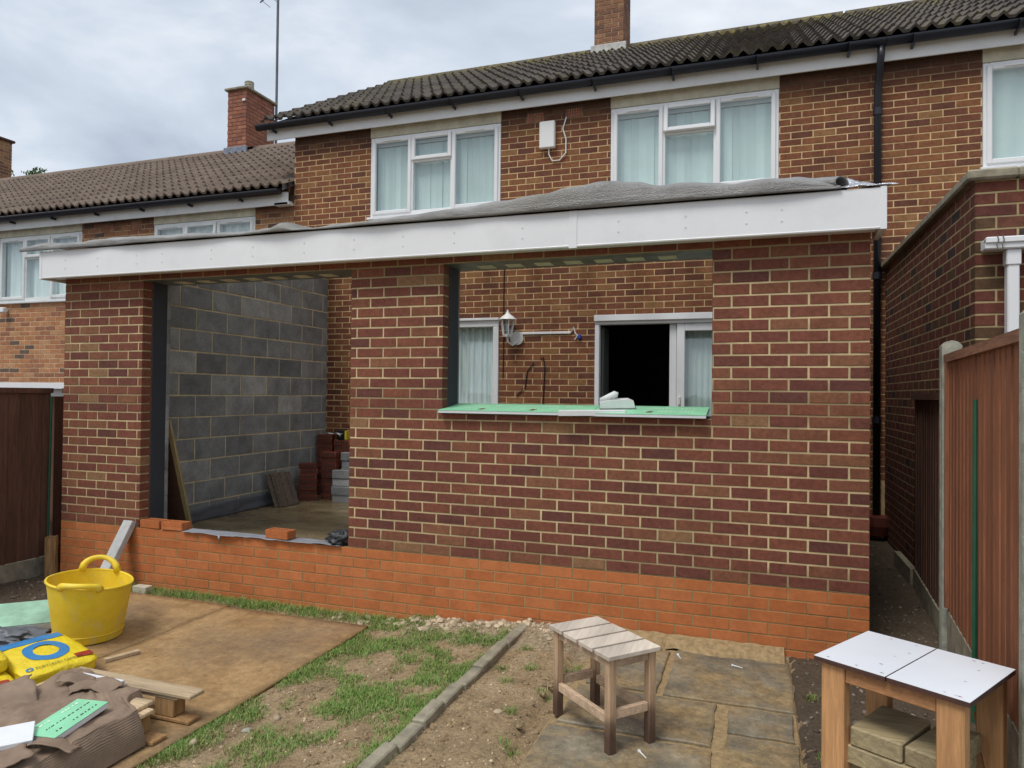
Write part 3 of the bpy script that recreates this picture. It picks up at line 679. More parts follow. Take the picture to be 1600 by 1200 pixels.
aer = thing('aerial_mast', (-3.6, 7.49, 5.5), 'tall thin grey aerial pole strapped to the capped brick chimney', 'aerial')
mast.parent = aer; mast.matrix_parent_inverse = W[aer.name].inverted()
br_ = MB().tube([(-3.66, 7.44, 6.62), (-3.62, 7.46, 6.78), (-3.60, 7.47, 6.80), (-3.46, 7.49, 6.82)], .014, 6); br_.build('bracket', M_MAST, aer)
MB().tube([(-4.05, 7.49, 9.34), (-3.0, 7.49, 9.9)], .014, 6).build('boom', M_MAST, aer)
for i in range(6): MB().tube([(-4.0+i*.17, 7.23, 9.367+i*.09), (-4.0+i*.17, 7.75, 9.367+i*.09)], .006, 5).build('rod', M_MAST, aer)
h0 = left_house(-14.9, -7.563, EZL, [], 'far brick house whose chimney rises at the end of the brown roof', 120, 31, 0)
chimney(h0, -11.72, -11.25, 6.60, 7.45, 5.76, 7.12, M_TBRICK)
c_ = MB(); c_.box(-11.77, -11.20, 6.55, 7.50, 7.122, 7.18, bev=.01); c_.build('chimney_cap', M_EDGE, h0)
# --- right house
h2 = thing('terraced_house', (10.5, D, -.52), 'brown brick house carrying on past the black downpipe, one white window showing', 'house')
rw = [(7.985, 9.83, 3.455, 4.55)]; rl = [(7.985, 9.83, 4.55, 4.69)]
core(slabs(HX1+.002, 14.4, -.52, 4.80, rw+rl), frontat(D), M_HMORT, h2, .0025, .25)
lay(bond(HX1+.002, 14.4, .3, 4.72, rw+rl, vb=.3+.003, ub=HX0), frontat(D), M_HBRICK, h2, depth=.06, seed=13, limit=300, vis=lambda u, v, p: v < 412)
lintel_band(h2, 7.985, 9.83, 4.551, 4.69); window(h2, 7.989, 9.826, 3.49, 4.548, D-.005, blind=False)
MB().grid(lambda s, t: (8.03+s*1.75, D+.09+.012*math.sin(s*45), 3.54+t*.96), 90, 1).build('net_curtain', M_BLIND, h2, True)
roof(h2, HX1+.003, 14.4, EZ, M_TILE, seed=9); gutter(h2, HX1+.002, 14.4, EZ); eaves(h2, HX1+.001, 14.4, EZ)
# small things fixed to the house wall
al = thing('alarm_box', (3.43, D-.02, 4.13), 'small white plastic box with a looped white cable high on the brick wall', 'box')
box('cover', (3.335, 3.53, D-.07, D-.002, 4.15, 4.48), M_WPLAST, al, .012)
MB().tube([(3.45, D-.03, 4.15), (3.45, D-.03, 4.08), (3.49, D-.02, 4.0), (3.58, D-.02, 4.0), (3.66, D-.02, 4.08), (3.66, D-.015, 4.25), (3.62, D-.015, 4.38), (3.66, D-.01, 4.52)], .008, 6).build('cable', M_WPLAST, al)
la = thing('wall_lantern', (3.0, D-.06, 1.78), 'white traditional wall lantern above the indoor brick, beside the net curtained window', 'lantern')
MB().tube([(3.06, D-.005, 1.85), (3.06, D-.03, 1.85)], .085, 16).build('back_plate', M_WPLAST, la)
MB().tube([(3.06, D-.03, 1.80), (3.03, D-.09, 1.76), (2.985, D-.14, 1.80), (2.98, D-.14, 1.86)], .014, 8).build('arm', M_WPLAST, la)
MB().tube([(2.98, D-.14, 1.86), (2.98, D-.14, 1.89)], [.055, .06], 6).build('base', M_WPLAST, la)
for k in range(6):
    a = k*math.pi/3; MB().tube([(2.98+.055*math.cos(a), D-.14+.055*math.sin(a), 1.88), (2.98+.085*math.cos(a), D-.14+.085*math.sin(a), 2.07)], .007, 5).build('cage_bar', M_WPLAST, la)
MB().tube([(2.98, D-.14, 1.89), (2.98, D-.14, 2.07)], [.045, .075], 6).build('pane', M_GLASS, la)
MB().tube([(2.98, D-.14, 2.07), (2.98, D-.14, 2.09), (2.98, D-.14, 2.13), (2.98, D-.14, 2.15), (2.98, D-.14, 2.19)], [.11, .095, .04, .018, .008], 10).build('roof', M_WPLAST, la)
cdt = thing('conduit', (3.4, D, 1.9), 'straight white conduit running sideways from the lantern to loose wires', 'conduit')
MB().box(3.10, 3.74, D-.02, D-.002, 1.895, 1.925, bev=.004).build('trunking', M_WPLAST, cdt)
box('junction', (3.82, 3.87, D-.03, D-.002, 1.83, 1.885), M_WIREB, cdt, .01)
MB().tube([(3.74, D-.01, 1.91), (3.78, D-.03, 1.97), (3.80, D-.03, 1.90), (3.83, D-.03, 1.87), (3.79, D-.02, 1.82)], .007, 6).build('wire', M_WPLAST, cdt)
def cable(pts, label): tag(MB().tube(pts, .006, 6).build('hanging_cable', M_CABLE), label, 'cable')
cable([(2.885, D-.012, 2.95), (2.88, D-.012, 2.4), (2.885, D-.012, 1.9), (2.88, D-.012, 1.36)], 'long black cable dropping straight down between net curtained window and lantern')
cable([(3.36, D-.012, 1.60), (3.40, D-.015, 1.62), (3.42, D-.012, 1.5), (3.40, D-.012, 1.0)], 'short black cable hooked over at its top and hanging below the conduit')
cable([(3.28, D-.012, 1.55), (3.20, D-.012, 1.45), (3.17, D-.012, 1.25), (3.06, D-.012, 1.14)], 'curved loose black cable trailing below the lantern')
# ================================================================= EXTENSION
XR, WX1, WX0, PX0, LX1 = 6.48, 5.575, 3.705, 2.94, .90
ex = thing('brick_extension', (3.24, 0, -.55), 'new multicoloured brick extension on an orange brick plinth, openings still empty', 'extension')
HEAD = 2.10; TOPB = 2.325
holes = [(LX1, PX0, 0, HEAD), (WX0, WX1, .975, HEAD)]
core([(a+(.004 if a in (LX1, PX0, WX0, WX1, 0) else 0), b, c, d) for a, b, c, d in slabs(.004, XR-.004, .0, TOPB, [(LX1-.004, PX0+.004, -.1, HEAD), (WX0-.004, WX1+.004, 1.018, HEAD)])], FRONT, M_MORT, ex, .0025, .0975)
lay(bond(0, XR, 0, TOPB, holes, ub=XR % .225)+bond(WX0+.002, WX1-.002, .975, 1.022, ub=XR % .225+.1125, vb=.975), FRONT, M_BRICK, ex, seed=2, depth=.1025)
core([(.003, XR-.003, -.6, -.003)], FRONT, M_PMORT, ex, .0015, .10, 'plinth_mortar')
lay(bond(0, XR, -.6, -.0, ub=XR % .225+.1125, J=.0085), FRONT, M_PBRICK, ex, name='plinth_brick', seed=4, depth=.1, ch=.0015, jit=.0006, limit=300, vis=lambda u, v, p: True)
# side walls, outer leaf
for X, F, nm in ((XR, sideatp(XR), 8), (0, sideat(0), 9)):
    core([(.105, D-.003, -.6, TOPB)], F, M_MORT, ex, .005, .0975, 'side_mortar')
    lay(bond(.105, D-.004, .0, TOPB), F, M_BRICK, ex, limit=0, seed=nm, name='side_brick')
    lay(bond(.105, D-.004, -.6, .0, J=.0085), F, M_PBRICK, ex, limit=0, seed=nm+20, name='side_plinth_brick')
# inner leaf of blocks, left side wall: every block its own
BF = sideatp(.335); BZ = 1.117-.225*6
rake = lambda y: 2.325+.228*(y+.13)
bm_ = MB(); bm_.prism([(.2, -.2), (D-.003, -.2), (D-.003, rake(D)), (.2, rake(.2))], .0035, .10, M=BF); bm_.build('block_mortar', M_BMORT, ex)
blk = []
for (a, b, c, d) in bond(.21, D-.004, BZ, 3.2, L=.45, H=.225, ub=.99-.45, vb=BZ):
    d2 = min(d, rake(a)-.004)
    if d2-c > .03: blk.append((a, b, c, d2))
lay(blk, BF, M_BLOCK, ex, name='block', seed=14, depth=.09, ch=.005, jit=.003)
ib = MB()
for a, b, c, d in slabs(.34, 6.14, -.2, 2.30, [(LX1-.001, PX0+.001, -.3, HEAD), (WX0-.001, WX1+.001, 1.03, HEAD)]): ib.box(a, b, .205, .30, c, d)
ib.box(6.14, 6.24, .205, D-.004, -.2, 2.35); ib.build('inner_leaf', M_BLOCK, ex)
rb = bond(.205, .30, 0, 2.1, L=.45, H=.225, ub=-.2)
for x, lo in ((LX1, 0),):
    for k in range(9): box('block', (x-.12, x+.003, .262, .302, k*.225+.008, min(k*.225+.217, 2.09)), M_BLOCK, ex, .004)
# cavity closers round the openings
def closer(a, b, c, d): box('cavity_closer', (a, b, .103, .262, c, d), M_GREYCL, ex, .003)
closer(LX1-.06, LX1+.003, -.02, HEAD-.002); closer(PX0-.003, PX0+.06, -.02, HEAD-.002); closer(WX0-.06, WX0+.006, 1.0, HEAD-.002); closer(WX1-.004, WX1+.06, 1.0, HEAD-.002)
def lint(a, b):
    o = box('steel_lintel', (a-.14, b+.14, .012, .31, HEAD-.001, HEAD+.012), M_STEEL, ex, 0)
    n = int((b-a)/.22)
    for i in range(n):
        x = a+.06+i*(b-a-.06)/n; box('insulation_pad', (x, x+.12, .13, .24, HEAD-.006, HEAD-.0015), M_CREAMP, o, 0)
lint(LX1+.142, PX0-.142); lint(WX0+.142, WX1-.142)
# floor and membrane
box('concrete_floor', (.10, 6.38, .105, D-.004, -.6, -.2), M_FLOOR, ex, 0)
# fascia, soffit and roof
FZ0, FZ1, FY = 2.132, 2.372, -.15
def fasc(a, b, y=FY):
    m = MB(); m.box(a, b, y, y+.012, FZ0+.012, FZ1, bev=.002); m.tube([(a, y+.008, FZ0+.010), (b, y+.008, FZ0+.010)], .010, 8); return m.build('fascia_board', M_PVC, ex)
f1 = fasc(-.115, 4.693); f2 = fasc(4.706, 6.535)
box('fascia_joint', (4.672, 4.727, FY-.004, FY+.0, FZ0-.006, FZ1), M_PVC, ex, .001)
box('fascia_corner', (6.508, 6.542, FY-.004, FY+.30, FZ0-.002, FZ1+.006), M_PVC, ex, .002)
box('fascia_corner', (-.128, -.098, FY-.004, FY+.30, FZ0-.002, FZ1+.004), M_PVC, ex, .002)
for x in (.18, .55, .98, 1.25, 1.75, 2.15, 2.62, 3.05, 3.45, 3.85, 4.35, 5.0, 5.42, 5.78, 5.98):
    for z in (2.215, 2.285): MB().tube([(x, FY-.003, z), (x, FY+.002, z)], .006, 7).build('pin_cap', M_PVCD, f1 if x < 4.7 else f2)
box('soffit', (-.09, 6.5, FY+.014, .003, FZ0+.016, FZ0+.026), M_PVC, ex, 0)
DA = math.atan(.228)
DK = Matrix.Translation((0, FY+.02, 2.352)) @ Matrix.Rotation(DA, 4, 'X')
for a, b, c, d in slabs(-.09, 6.51, 0, 3.78, [(.1, 6.3, .75, 3.6)]): box('roof_deck', (a, b, c, d, 0, .018), M_OSB, ex, 0, M=DK)  # unseen deck, left open behind the front strip so sky light brightens the interior
for i in range(11):
    x = .05+i*.62; box('rafter', (x, x+.047, .05, 3.74, -.15, -.002), M_BATTEN, ex, 0, M=DK)
# ---- bubble foil draped along the roof edge
RUCK = [(-0.52, 0.0293), (-0.302, 0.0464), (-0.065, 0.0631), (0.051, 0.0456), (0.34, 0.0505), (0.671, 0.0662), (1.299, 0.0479), (2.072, 0.0255), (2.316, 0.0352), (2.411, 0.0699), (2.552, 0.0124), (3.061, 0.0288), (3.435, 0.0469), (3.843, 0.0686), (4.23, 0.1025), (4.507, 0.1312), (4.709, 0.1596), (4.948, 0.1739), (5.117, 0.1509), (5.261, 0.1162), (5.423, 0.1189), (5.639, 0.0888), (5.905, 0.095), (6.052, 0.088), (6.371, 0.0134)]      # position along the edge, height of the ruck (m)
def foil_h(x):
    for (a, h0), (b, h1) in zip(RUCK, RUCK[1:]):
        if a <= x <= b:
            k = (x-a)/(b-a); k = k*k*(3-2*k); return h0*(1-k)+h1*k
    return .02
def foil_pt(s, t):
    x = -.33+s*(6.30+.33); h = foil_h(x)+.006*nz(x*9, t*3, 2); t2 = t
    if t < .30:
        k = t/.30; y = FY-.03-.012*math.sin(k*math.pi)+k*.02; z = FZ1+.004+h*math.sin(k*math.pi/2)*.92
        y += .02*nz(x*2.3, 0, 4)
    else:
        k = (t-.30)/.70; y = FY-.01+k*.95+.02*nz(x*2.3, 0, 4)*(1-k); dz = h*(.92+.08*math.sin(k*3)) if k < .1 else h*(1-sstep(.05, .55, k))
        z = FZ1+.012+max(dz, 0)+k*.95*.228+.012*nz(x*5, k*4, 8)
    return (x, y, z)
fo = tag(solidify(MB().grid(foil_pt, 300, 26).build('foil_insulation_sheet', M_FOIL, None, True), .004), 'long wavy sheet of grey bubble foil insulation rucked up along the extension roof edge', 'insulation')
def roll_pt(s, t):
    a = t*2*math.pi*1.12; r = (.060-.012*s)+.004*t; ax = Vector((5.97, .10, 2.475)).lerp(Vector((6.31, -.13, 2.418)), s)
    q = ax+Vector((.62, .78, 0))*math.cos(a)*r*1.25+Vector((0, 0, 1))*(math.sin(a)*r*.72+.008*nz(s*5, t*4))
    return q
tag(solidify(MB().grid(roll_pt, 24, 40).build('foil_roll', M_FOIL, None, True), .006), 'loosely rolled tube of bubble foil with a dark open end, on the roof corner', 'insulation roll')
def fl_pt(s, t):
    x = 6.26+s*(.34-.12*t); y = -.16+t*.45
    return (x, y, 2.386+.020*nz(x*11, t*7)+t*.17*math.sin(math.pi*(.12+.7*s))+.02*math.sin(s*5)*t)
tag(solidify(MB().grid(fl_pt, 24, 16).build('silver_foil_sheet', M_FOILS, None, True), .003), 'crumpled shiny silver foil piece poking past the white fascia corner', 'foil')
# ---- things at the openings
def gboard(name, b, label, M=None, ink=True, cat='insulation board', group=None):
    x0, x1, y0, y1, z0, z1 = b; o = thing(name, ((x0+x1)/2, (y0+y1)/2, z0) if M is None else M @ Vector(((x0+x1)/2, (y0+y1)/2, z0)), label, cat, group)
    MB().box(x0, x1, y0, y1, z0, z1-.004, M=M).build('foam_core', M_FOAMW, o)
    MB().box(x0-.001, x1+.001, y0-.001, y1+.001, z1-.0035, z1, M=M).build('green_facing', M_GREENB, o)
    return o
def dashes(o, x0, x1, y, z, n, M=None, mat=M_GPRINT, hgt=.02, seed=1):
    rg = random.Random(seed); m = MB(); x = x0
    while x < x1:
        w_ = rg.uniform(.006, .018); m.add([(M or Matrix()) @ Vector(p) for p in ((x, y, z), (x+w_, y, z), (x+w_+.004, y+hgt, z), (x+.004, y+hgt, z))], [(0, 1, 2, 3)]); x += w_+rg.uniform(.004, .014)
        if rg.random() < .12: x += .05
    m.build('print_mark', mat, o)
SM = Matrix.Translation((0, -.055, 1.026)) @ Matrix.Rotation(R(7.2), 4, 'X')
s1 = gboard('sill_board', (3.70, 4.80, 0, .355, 0, .021), 'long green faced insulation board on the window sill, under the net curtained window', SM)
s2 = gboard('sill_board', (4.806, 5.545, -.012, .355, 0, .021), 'shorter green faced insulation board on the sill, below the open patio door', SM)
for o, a, b, sd in ((s1, 3.85, 4.7, 1), (s2, 4.86, 5.45, 2)):
    for k in range(2): dashes(o, a, b, .10+k*.13, .0222, 9, SM, seed=sd+k*5, hgt=.03)
    for x in ((3.98, 4.36, 4.68) if sd == 1 else (5.16,)): MB().add([SM @ Vector(p) for p in ((x, .05, .0225), (x+.035, .05, .0225), (x+.047, .11, .0225), (x+.012, .11, .0225))], [(0, 1, 2, 3)]).build('print_mark', M_BROWNP, o)
tr = thing('trim_strip', (4.8, -.05, 1.076), 'narrow white plastic trim strip lying across both sill boards', 'trim'); mt = SM @ Matrix.Translation((4.60, -.045, .0235)) @ Matrix.Rotation(R(9), 4, 'Z')
MB().box(0, .44, 0, .045, 0, .012, M=mt).build('strip', M_PVC, tr); MB().box(0, .44, -.006, .0, -.02, .012, M=mt).build('lip', M_PVC, tr)
to = thing('hand_tool', (4.95, .2, 1.076), 'pale grey plastic hand tool with a handle, left on the sill boards', 'tool')
tm = SM @ Matrix.Translation((4.95, .22, .0235)) @ Matrix.Rotation(R(12), 4, 'Z')
MB().prism([(-.12, 0), (.115, 0), (.105, .045), (.07, .062), (-.06, .06), (-.125, .045)], -.05, .05, M=tm).build('body', M_LINTC if False else M_PVCD, to)
MB().tube([tm @ Vector(p) for p in ((-.12, 0, .055), (-.07, 0, .075), (-.02, 0, .095), (.0, 0, .09))], [.016, .02, .024, .018], 10).build('handle', M_PVCD, to, True)
box('base_plate', (-.125, .12, -.055, .055, -.0005, .006), M_STEEL, to, 0, M=tm)
def pbrick(name, loc, rz, label, group=None, mat=M_PBRICK, l=.215, w=.1025, h=.065, holes_=True, parent=None):
    o = thing(name, loc, label, 'brick', group); M = Matrix.Translation(loc) @ Matrix.Rotation(rz, 4, 'Z')
    # perforated top: a frame with bars
    m = MB(); m.box(0, l, 0, w, 0, h-.036, M=M, bev=.003); m.build('body', mat, o)
    m = MB(); m.box(0, l, 0, .018, h-.037, h, M=M); m.box(0, l, w-.018, w, h-.037, h, M=M)
    for i in range(6): x = i*(l-.02)/5; m.box(x, x+.02, .018, w-.018, h-.037, h, M=M)
    m.build('perforated_top', mat, o); return o
pbrick('loose_brick', (.908, .0, .002), R(-2), 'loose orange perforated brick lying against the narrow brick pier')
pbrick('loose_brick', (1.150, -.012, .002), R(1.5), 'second loose orange perforated brick, beside the one touching the pier')
pbrick('loose_brick', (2.195, -.008, .012), R(-3), 'lone orange perforated brick holding down the grey damp proof strip')
def dpc_pt(s, t):
    x = 1.38+s*1.50; fl = .05*max(0, nz(x*2.6, 1, 1))+.045*math.exp(-((x-1.76)/.08)**2)
    k = t; y = .11-(.135+.03*nz(x*6, 2, 9)+.012*nz(x*21, 1, 4))*k-.05*max(0, k-.6)*4*fl*8; z = .006+.012*nz(x*5, k*2, 3)*(.4+k)+(.0 if k < .7 else -(k-.7)*fl*2.6)
    if .0 < y+.05 < .2: z = max(z, .004)
    return (x, y, max(z, .003) if y > -.004 else z)
tag(solidify(MB().grid(dpc_pt, 120, 10).build('damp_proof_strip', M_DPC, None, True), .002), 'crinkled grey damp proof strip draped along the doorway threshold', 'membrane')
def lump(name, c, r, mat, label, cat, seed=0, amp=.3, n=18, floor=None, kind=None):
    def fn(s, t):
        a, b = s*2*math.pi, (t-.5)*math.pi; d = Vector((math.cos(a)*math.cos(b), math.sin(a)*math.cos(b), math.sin(b)))
        k = 1+amp*nz(d.x*2.1+seed, d.y*2.1, d.z*2.1)+amp*.5*nz(d.x*5+seed, d.y*5, d.z*5)
        p = Vector(c)+Vector((d.x*r[0], d.y*r[1], d.z*r[2]))*k
        if floor is not None: p.z = max(p.z, floor)
        return p
    return tag(MB().grid(fn, n*2, n).build(name, mat, None, True), label, cat)
lump('crumpled_sack', (2.83, .06, .045), (.11, .08, .06), M_SACK, 'crumpled black plastic sack tucked in the doorway corner of the threshold', 'sack', 3, .45, 20, .004)
# ---- inside: membrane, leaning batten with shade panel, tiles, brick and block stacks
tag(solidify(MB().grid(lambda s, t: (.345+.03*t*0+.02*(1-t)+.012*nz(s*9, t*3), .95+s*1.95, -.197+t*(.10+.05*math.sin(s*3)+.03*nz(s*6, 2, 2))), 60, 8).build('floor_membrane', M_DPM, None, True), .003), 'grey plastic membrane turned up along the foot of the block wall', 'membrane')
lb = thing('leaning_board', (.95, .5, -.2), 'tall pale batten leaning on the block pier inside the doorway, dark panel standing in for the shaded gap', 'board')
Mb = Matrix.Translation((.845, .62, -.195)) @ Matrix.Rotation(R(14.2), 4, 'X') @ Matrix.Rotation(R(-1.6), 4, 'Y')
MB().box(0, .045, 0, .022, 0, 1.13, M=Mb).build('pale_batten', M_BATTEN, lb); MB().box(-.26, -.001, .006, .018, 0, 1.1, M=Mb).build('board_face', M_FENCEL, lb)  # dark panel left of the batten stands in for the shaded gap
def leaning_tile(x, y, rz, label, k):
    o = thing('leaning_roof_tile', (x, y, -.2), label, 'roof tile', None)
    M = Matrix.Translation((x, y, -.197)) @ Matrix.Rotation(rz, 4, 'Z') @ Matrix.Rotation(R(-22), 4, 'X')
    MB().box(-.165, .165, 0, .022, 0, .42, M=M, bev=.004).build('slab', M_TILEL, o)
    for q in (-.11, 0, .11): MB().box(q-.035, q+.035, -.012, .0, .005, .415, M=M, bev=.005).build('rib', M_TILEL, o)
leaning_tile(.60, 2.47, R(86), 'ribbed brown roof tile leaning in front, its grooved face showing', 0)
leaning_tile(.555, 2.44, R(86), 'dark roof tile leaning behind the grooved one, by the membrane', 1)
M_RSTK = brick_mat('brick_stack_red', [(0, (.20, .055, .035)), (.4, (.165, .045, .032)), (.7, (.235, .07, .042))], rustic=.2, specks=False)
ORD = ['lowest', 'second up', 'third up', 'fourth up', 'fifth up', 'sixth up', 'seventh up', 'eighth up', 'ninth up', 'tenth up', 'eleventh up', 'twelfth up']
def stack(name, x, y, cols, hs, lab, cat, bl, bw, bh, mat, rz=0, z0=-.2, seed=0, grp=None):
    rg = random.Random(seed)
    for k in range(hs):
        o = thing(name, (x, y, z0+k*bh), (ORD[k] if k < hs-1 else 'topmost')+' '+lab, cat, grp); M = Matrix.Translation((x+rg.uniform(-.008, .008), y+rg.uniform(-.008, .008), z0+k*bh+.001)) @ Matrix.Rotation(rz+rg.uniform(-.05, .05)+(math.pi/2 if (k % 2 and cols) else 0), 4, 'Z')
        MB().box(-bl/2, bl/2, -bw/2, bw/2, 0, bh-.002, M=M, bev=.003).build('body', mat, o)
        if cat == 'brick':
            for i in range(5): MB().box(-bl/2+.02+i*.037, -bl/2+.045+i*.037, -bw/2-.0015, -bw/2, .012, bh-.014, M=M).build('groove', M_EDGE, o)
        else: MB().box(-bl/2+.01, bl/2-.01, -bw/2-.001, -bw/2, .01, bh-.012, M=M).build('face', mat, o)
g1 = 'red bricks stacked inside the extension'
stack('stacked_brick', .46, 3.40, 0, 12, 'dark red brick in the tall stack against the block wall corner', 'brick', .215, .1025, .067, M_RSTK, R(10), seed=1, grp=g1)
stack('stacked_brick', .52, 2.92, 0, 7, 'red brick in the low stack right behind the leaning roof tiles', 'brick', .215, .1025, .067, M_RSTK, R(35), seed=2, grp=g1)
stack('stacked_brick', .72, 3.12, 0, 9, 'red brick in the front tall stack next to the grey blocks', 'brick', .215, .1025, .067, M_RSTK, R(0), seed=3, grp=g1)
stack('stacked_brick', .71, 3.42, 0, 11, 'red brick in the back stack under the black and yellow box', 'brick', .215, .1025, .067, M_RSTK, R(4), seed=4, grp=g1)
stack('stacked_brick', .96, 3.42, 0, 10, 'red brick in the stack half hidden behind the wide brick pier', 'brick', .215, .1025, .067, M_RSTK, R(-4), seed=5, grp=g1)
stack('stacked_block', 1.11, 2.95, 0, 4, 'grey concrete block in the low front pile beside the red bricks', 'block', .44, .10, .10, M_BLOCK, R(3), seed=6, grp='grey blocks piled inside the extension')
stack('stacked_block', 1.09, 3.17, 0, 6, 'grey concrete block in the taller rear pile beside the red bricks', 'block', .44, .10, .10, M_BLOCK, R(-2), seed=7, grp='grey blocks piled inside the extension')
rd = thing('site_box', (.70, 3.41, .54), 'small black box with a yellow end standing on the brick stack', 'box')
box('case', (.635, .75, 3.37, 3.45, .540, .66), M_BLACKP, rd, .006); box('yellow_end', (.755, .785, 3.37, 3.45, .540, .66), M_YELT, rd, .004); MB().tube([(.69, 3.369, .60), (.69, 3.364, .60)], .016, 10).build('badge', M_WPLAST, rd)
tag(solidify(MB().grid(lambda s, t: (.46+s*.28, 3.33+t*.06+.02*math.sin(s*5), .61+.018*abs(math.sin(s*7))+.01*nz(s*5, t*5)), 20, 6).build('paper_scrap', M_WPLAST, None, True), .002), 'crumpled white paper lying on top of the red bricks', 'paper')
# ================================================================= RIGHT SIDE: side extension, fences
NX, NY, NT = 7.115, .40, 2.51
sx = thing('side_extension', (7.8, 2, -.5), 'dark red brick neighbouring extension with weathered concrete coping beside the passage', 'extension')
core([(NY+.004, D-.003, -.5, NT)], sideat(NX), M_NMORT, sx, .0008, .2, 'side_mortar')
lay(bond(NY+.103, D-.004, -.5, NT, vb=NT-.075*41, ub=NY), sideat(NX), M_NBRICK, sx, limit=300, seed=41, vis=lambda u, v, p: u > 1380 and v < 1000, name='brick', ch=.0005, jit=.0002, flat=True)
core([(NX+.006, 10, -.5, NT)], frontat(NY), M_NMORT, sx, .002, .12, 'front_mortar')
lay(bond(NX, 9.9, -.5, NT, vb=NT-.075*41, ub=NX), frontat(NY), M_NBRICK, sx, limit=200, seed=42)
cpm = MB(); cpm.box(NX-.05, NX+.22, NY-.045, D-.004, NT+.001, NT+.065, bev=.012); cpm.build('coping', M_CONC, sx)
MB().box(NX+.222, 9.9, NY-.045, NY+.22, NT+.001, NT+.065, bev=.012).build('coping', M_CONC, sx)
MB().box(NX+.2, 9.9, NY+.22, D-.004, NT-.1, NT-.02).build('flat_roof', M_CONC, sx)
gt = MB(); gt.box(7.142, 9.8, NY-.11, NY-.003, 2.065, 2.135, bev=.008); gt.box(7.142, 9.8, NY-.122, NY-.08, 2.10, 2.138, bev=.006)
gt_ = gt.build('gutter', M_PVC, sx)
for k in range(2): MB().tube([(7.20+k*.028, NY-.124, 2.06), (7.195+k*.028, NY-.127, 2.09), (7.205+k*.028, NY-.127, 2.115), (7.20+k*.028, NY-.12, 2.142)], .0035, 5).build('clip_wire', M_STEEL, gt_)
box('downpipe', (7.262, 7.325, NY-.085, NY-.022, -.3, 2.06), M_PVC, sx, .006); box('pipe_socket', (7.255, 7.332, NY-.092, NY-.016, 1.97, 2.064), M_PVC, sx, .005)
# right fence: concrete posts, boards
A = Vector((6.905, .05)); dirv = Vector((-.085, -.9964)); Bp = A+dirv*1.855
def post(p, z0, z1, label, rz=0, w=.10):
    o = thing('concrete_post', (p.x, p.y, z0), label, 'post'); M = Matrix.Translation((p.x, p.y, 0)) @ Matrix.Rotation(rz, 4, 'Z'); h = w/2
    MB().prism([(-h, z0), (h, z0), (h, z1-.03), (h*.6, z1-.008), (0, z1), (-h*.6, z1-.008), (-h, z1-.03)], -h, h, M=M).build('shaft', M_POST, o)
    MB().box(-h-.0025, h+.0025, -.016, .016, z0, z1-.16, M=M, bev=.004).build('slot_rib', M_POST, o)
    return o
rzf = math.atan2(-dirv.x, -dirv.y)
post(A, -.6, 1.5, 'round topped concrete fence post beside the dark passage', -rzf)
post(Bp, -.6, 1.49, 'pale concrete fence post at the garden end of the red brown panel', -rzf)
def fence(name, p, q, zt, zb, gb, mats, label, bw=.115, slope=0, side=-1, green=None):
    o = thing(name, ((p.x+q.x)/2, (p.y+q.y)/2, zb-gb), label, 'fence'); d = (q-p); L = d.length; d.normalize(); nrm = Vector((-d.y, d.x))*side
    B = Matrix(((d.x, nrm.x, 0, p.x), (d.y, nrm.y, 0, p.y), (0, 0, 1, 0), (0, 0, 0, 1)))
    n = int(L/(bw*.87)); rg = random.Random(L*100); 
    for i in range(n):
        x = .03+i*(L-.06)/n; w_ = bw
        M = B @ Matrix.Translation((x, .012+rg.uniform(-.002, .002), 0)) @ Matrix.Rotation(R(-3.2)*side, 4, 'Z')
        MB().prism([(0, zb+.004), (min(w_, L-.03-x), zb+.004), (min(w_, L-.03-x), zt-.03+slope*(x/L)), (0, zt-.03+slope*(x/L))], 0, .010, M=M).build('board', mats[0], o)
    MB().prism([(.02, zt-.045), (L-.02, zt-.045+slope), (L-.02, zt+slope), (.02, zt)], -.025, .045, M=B).build('capping_rail', mats[1], o)
    MB().box(.02, L-.02, -.03, .008, zb+.3, zb+.36, M=B).build('back_rail', mats[0], o)
    MB().box(.055, .085, -.005, .045, zb+.02, zt-.05, M=B).build('end_batten', mats[0], o)
    if gb: MB().box(.035, L-.035, -.02, .028, zb-gb, zb, M=B, bev=.004).build('gravel_board', M_CONC, o)
    return o
fence('garden_fence', A+dirv*.05, Bp-dirv*.05, 1.415, -.03, .42, (M_FENCER, M_RAILR), 'red brown close boarded fence panel with a sloping weathered top rail, by the work table', side=-1)
A2 = Vector((6.93, .12)); B2 = Vector((7.03, 1.6))
fence('garden_fence', A2, B2, 1.20, -.15, .22, (M_FENCEL, M_FENCEL), 'low dark fence panel in the shaded passage beyond the concrete post', side=1)
box_ = tag(box('gravel_board', (6.99, 7.04, 1.62, 2.3, -.42, -.17), M_CONC), 'loose mossy concrete gravel board at the foot of the passage wall', 'gravel board')
tag(MB().tube([(6.79, -.87, -.36), (6.795, -.87, 1.163)], .011, 8).build('garden_stake', M_GREENP), 'green plastic garden stake leaning on the red brown fence panel', 'stake')
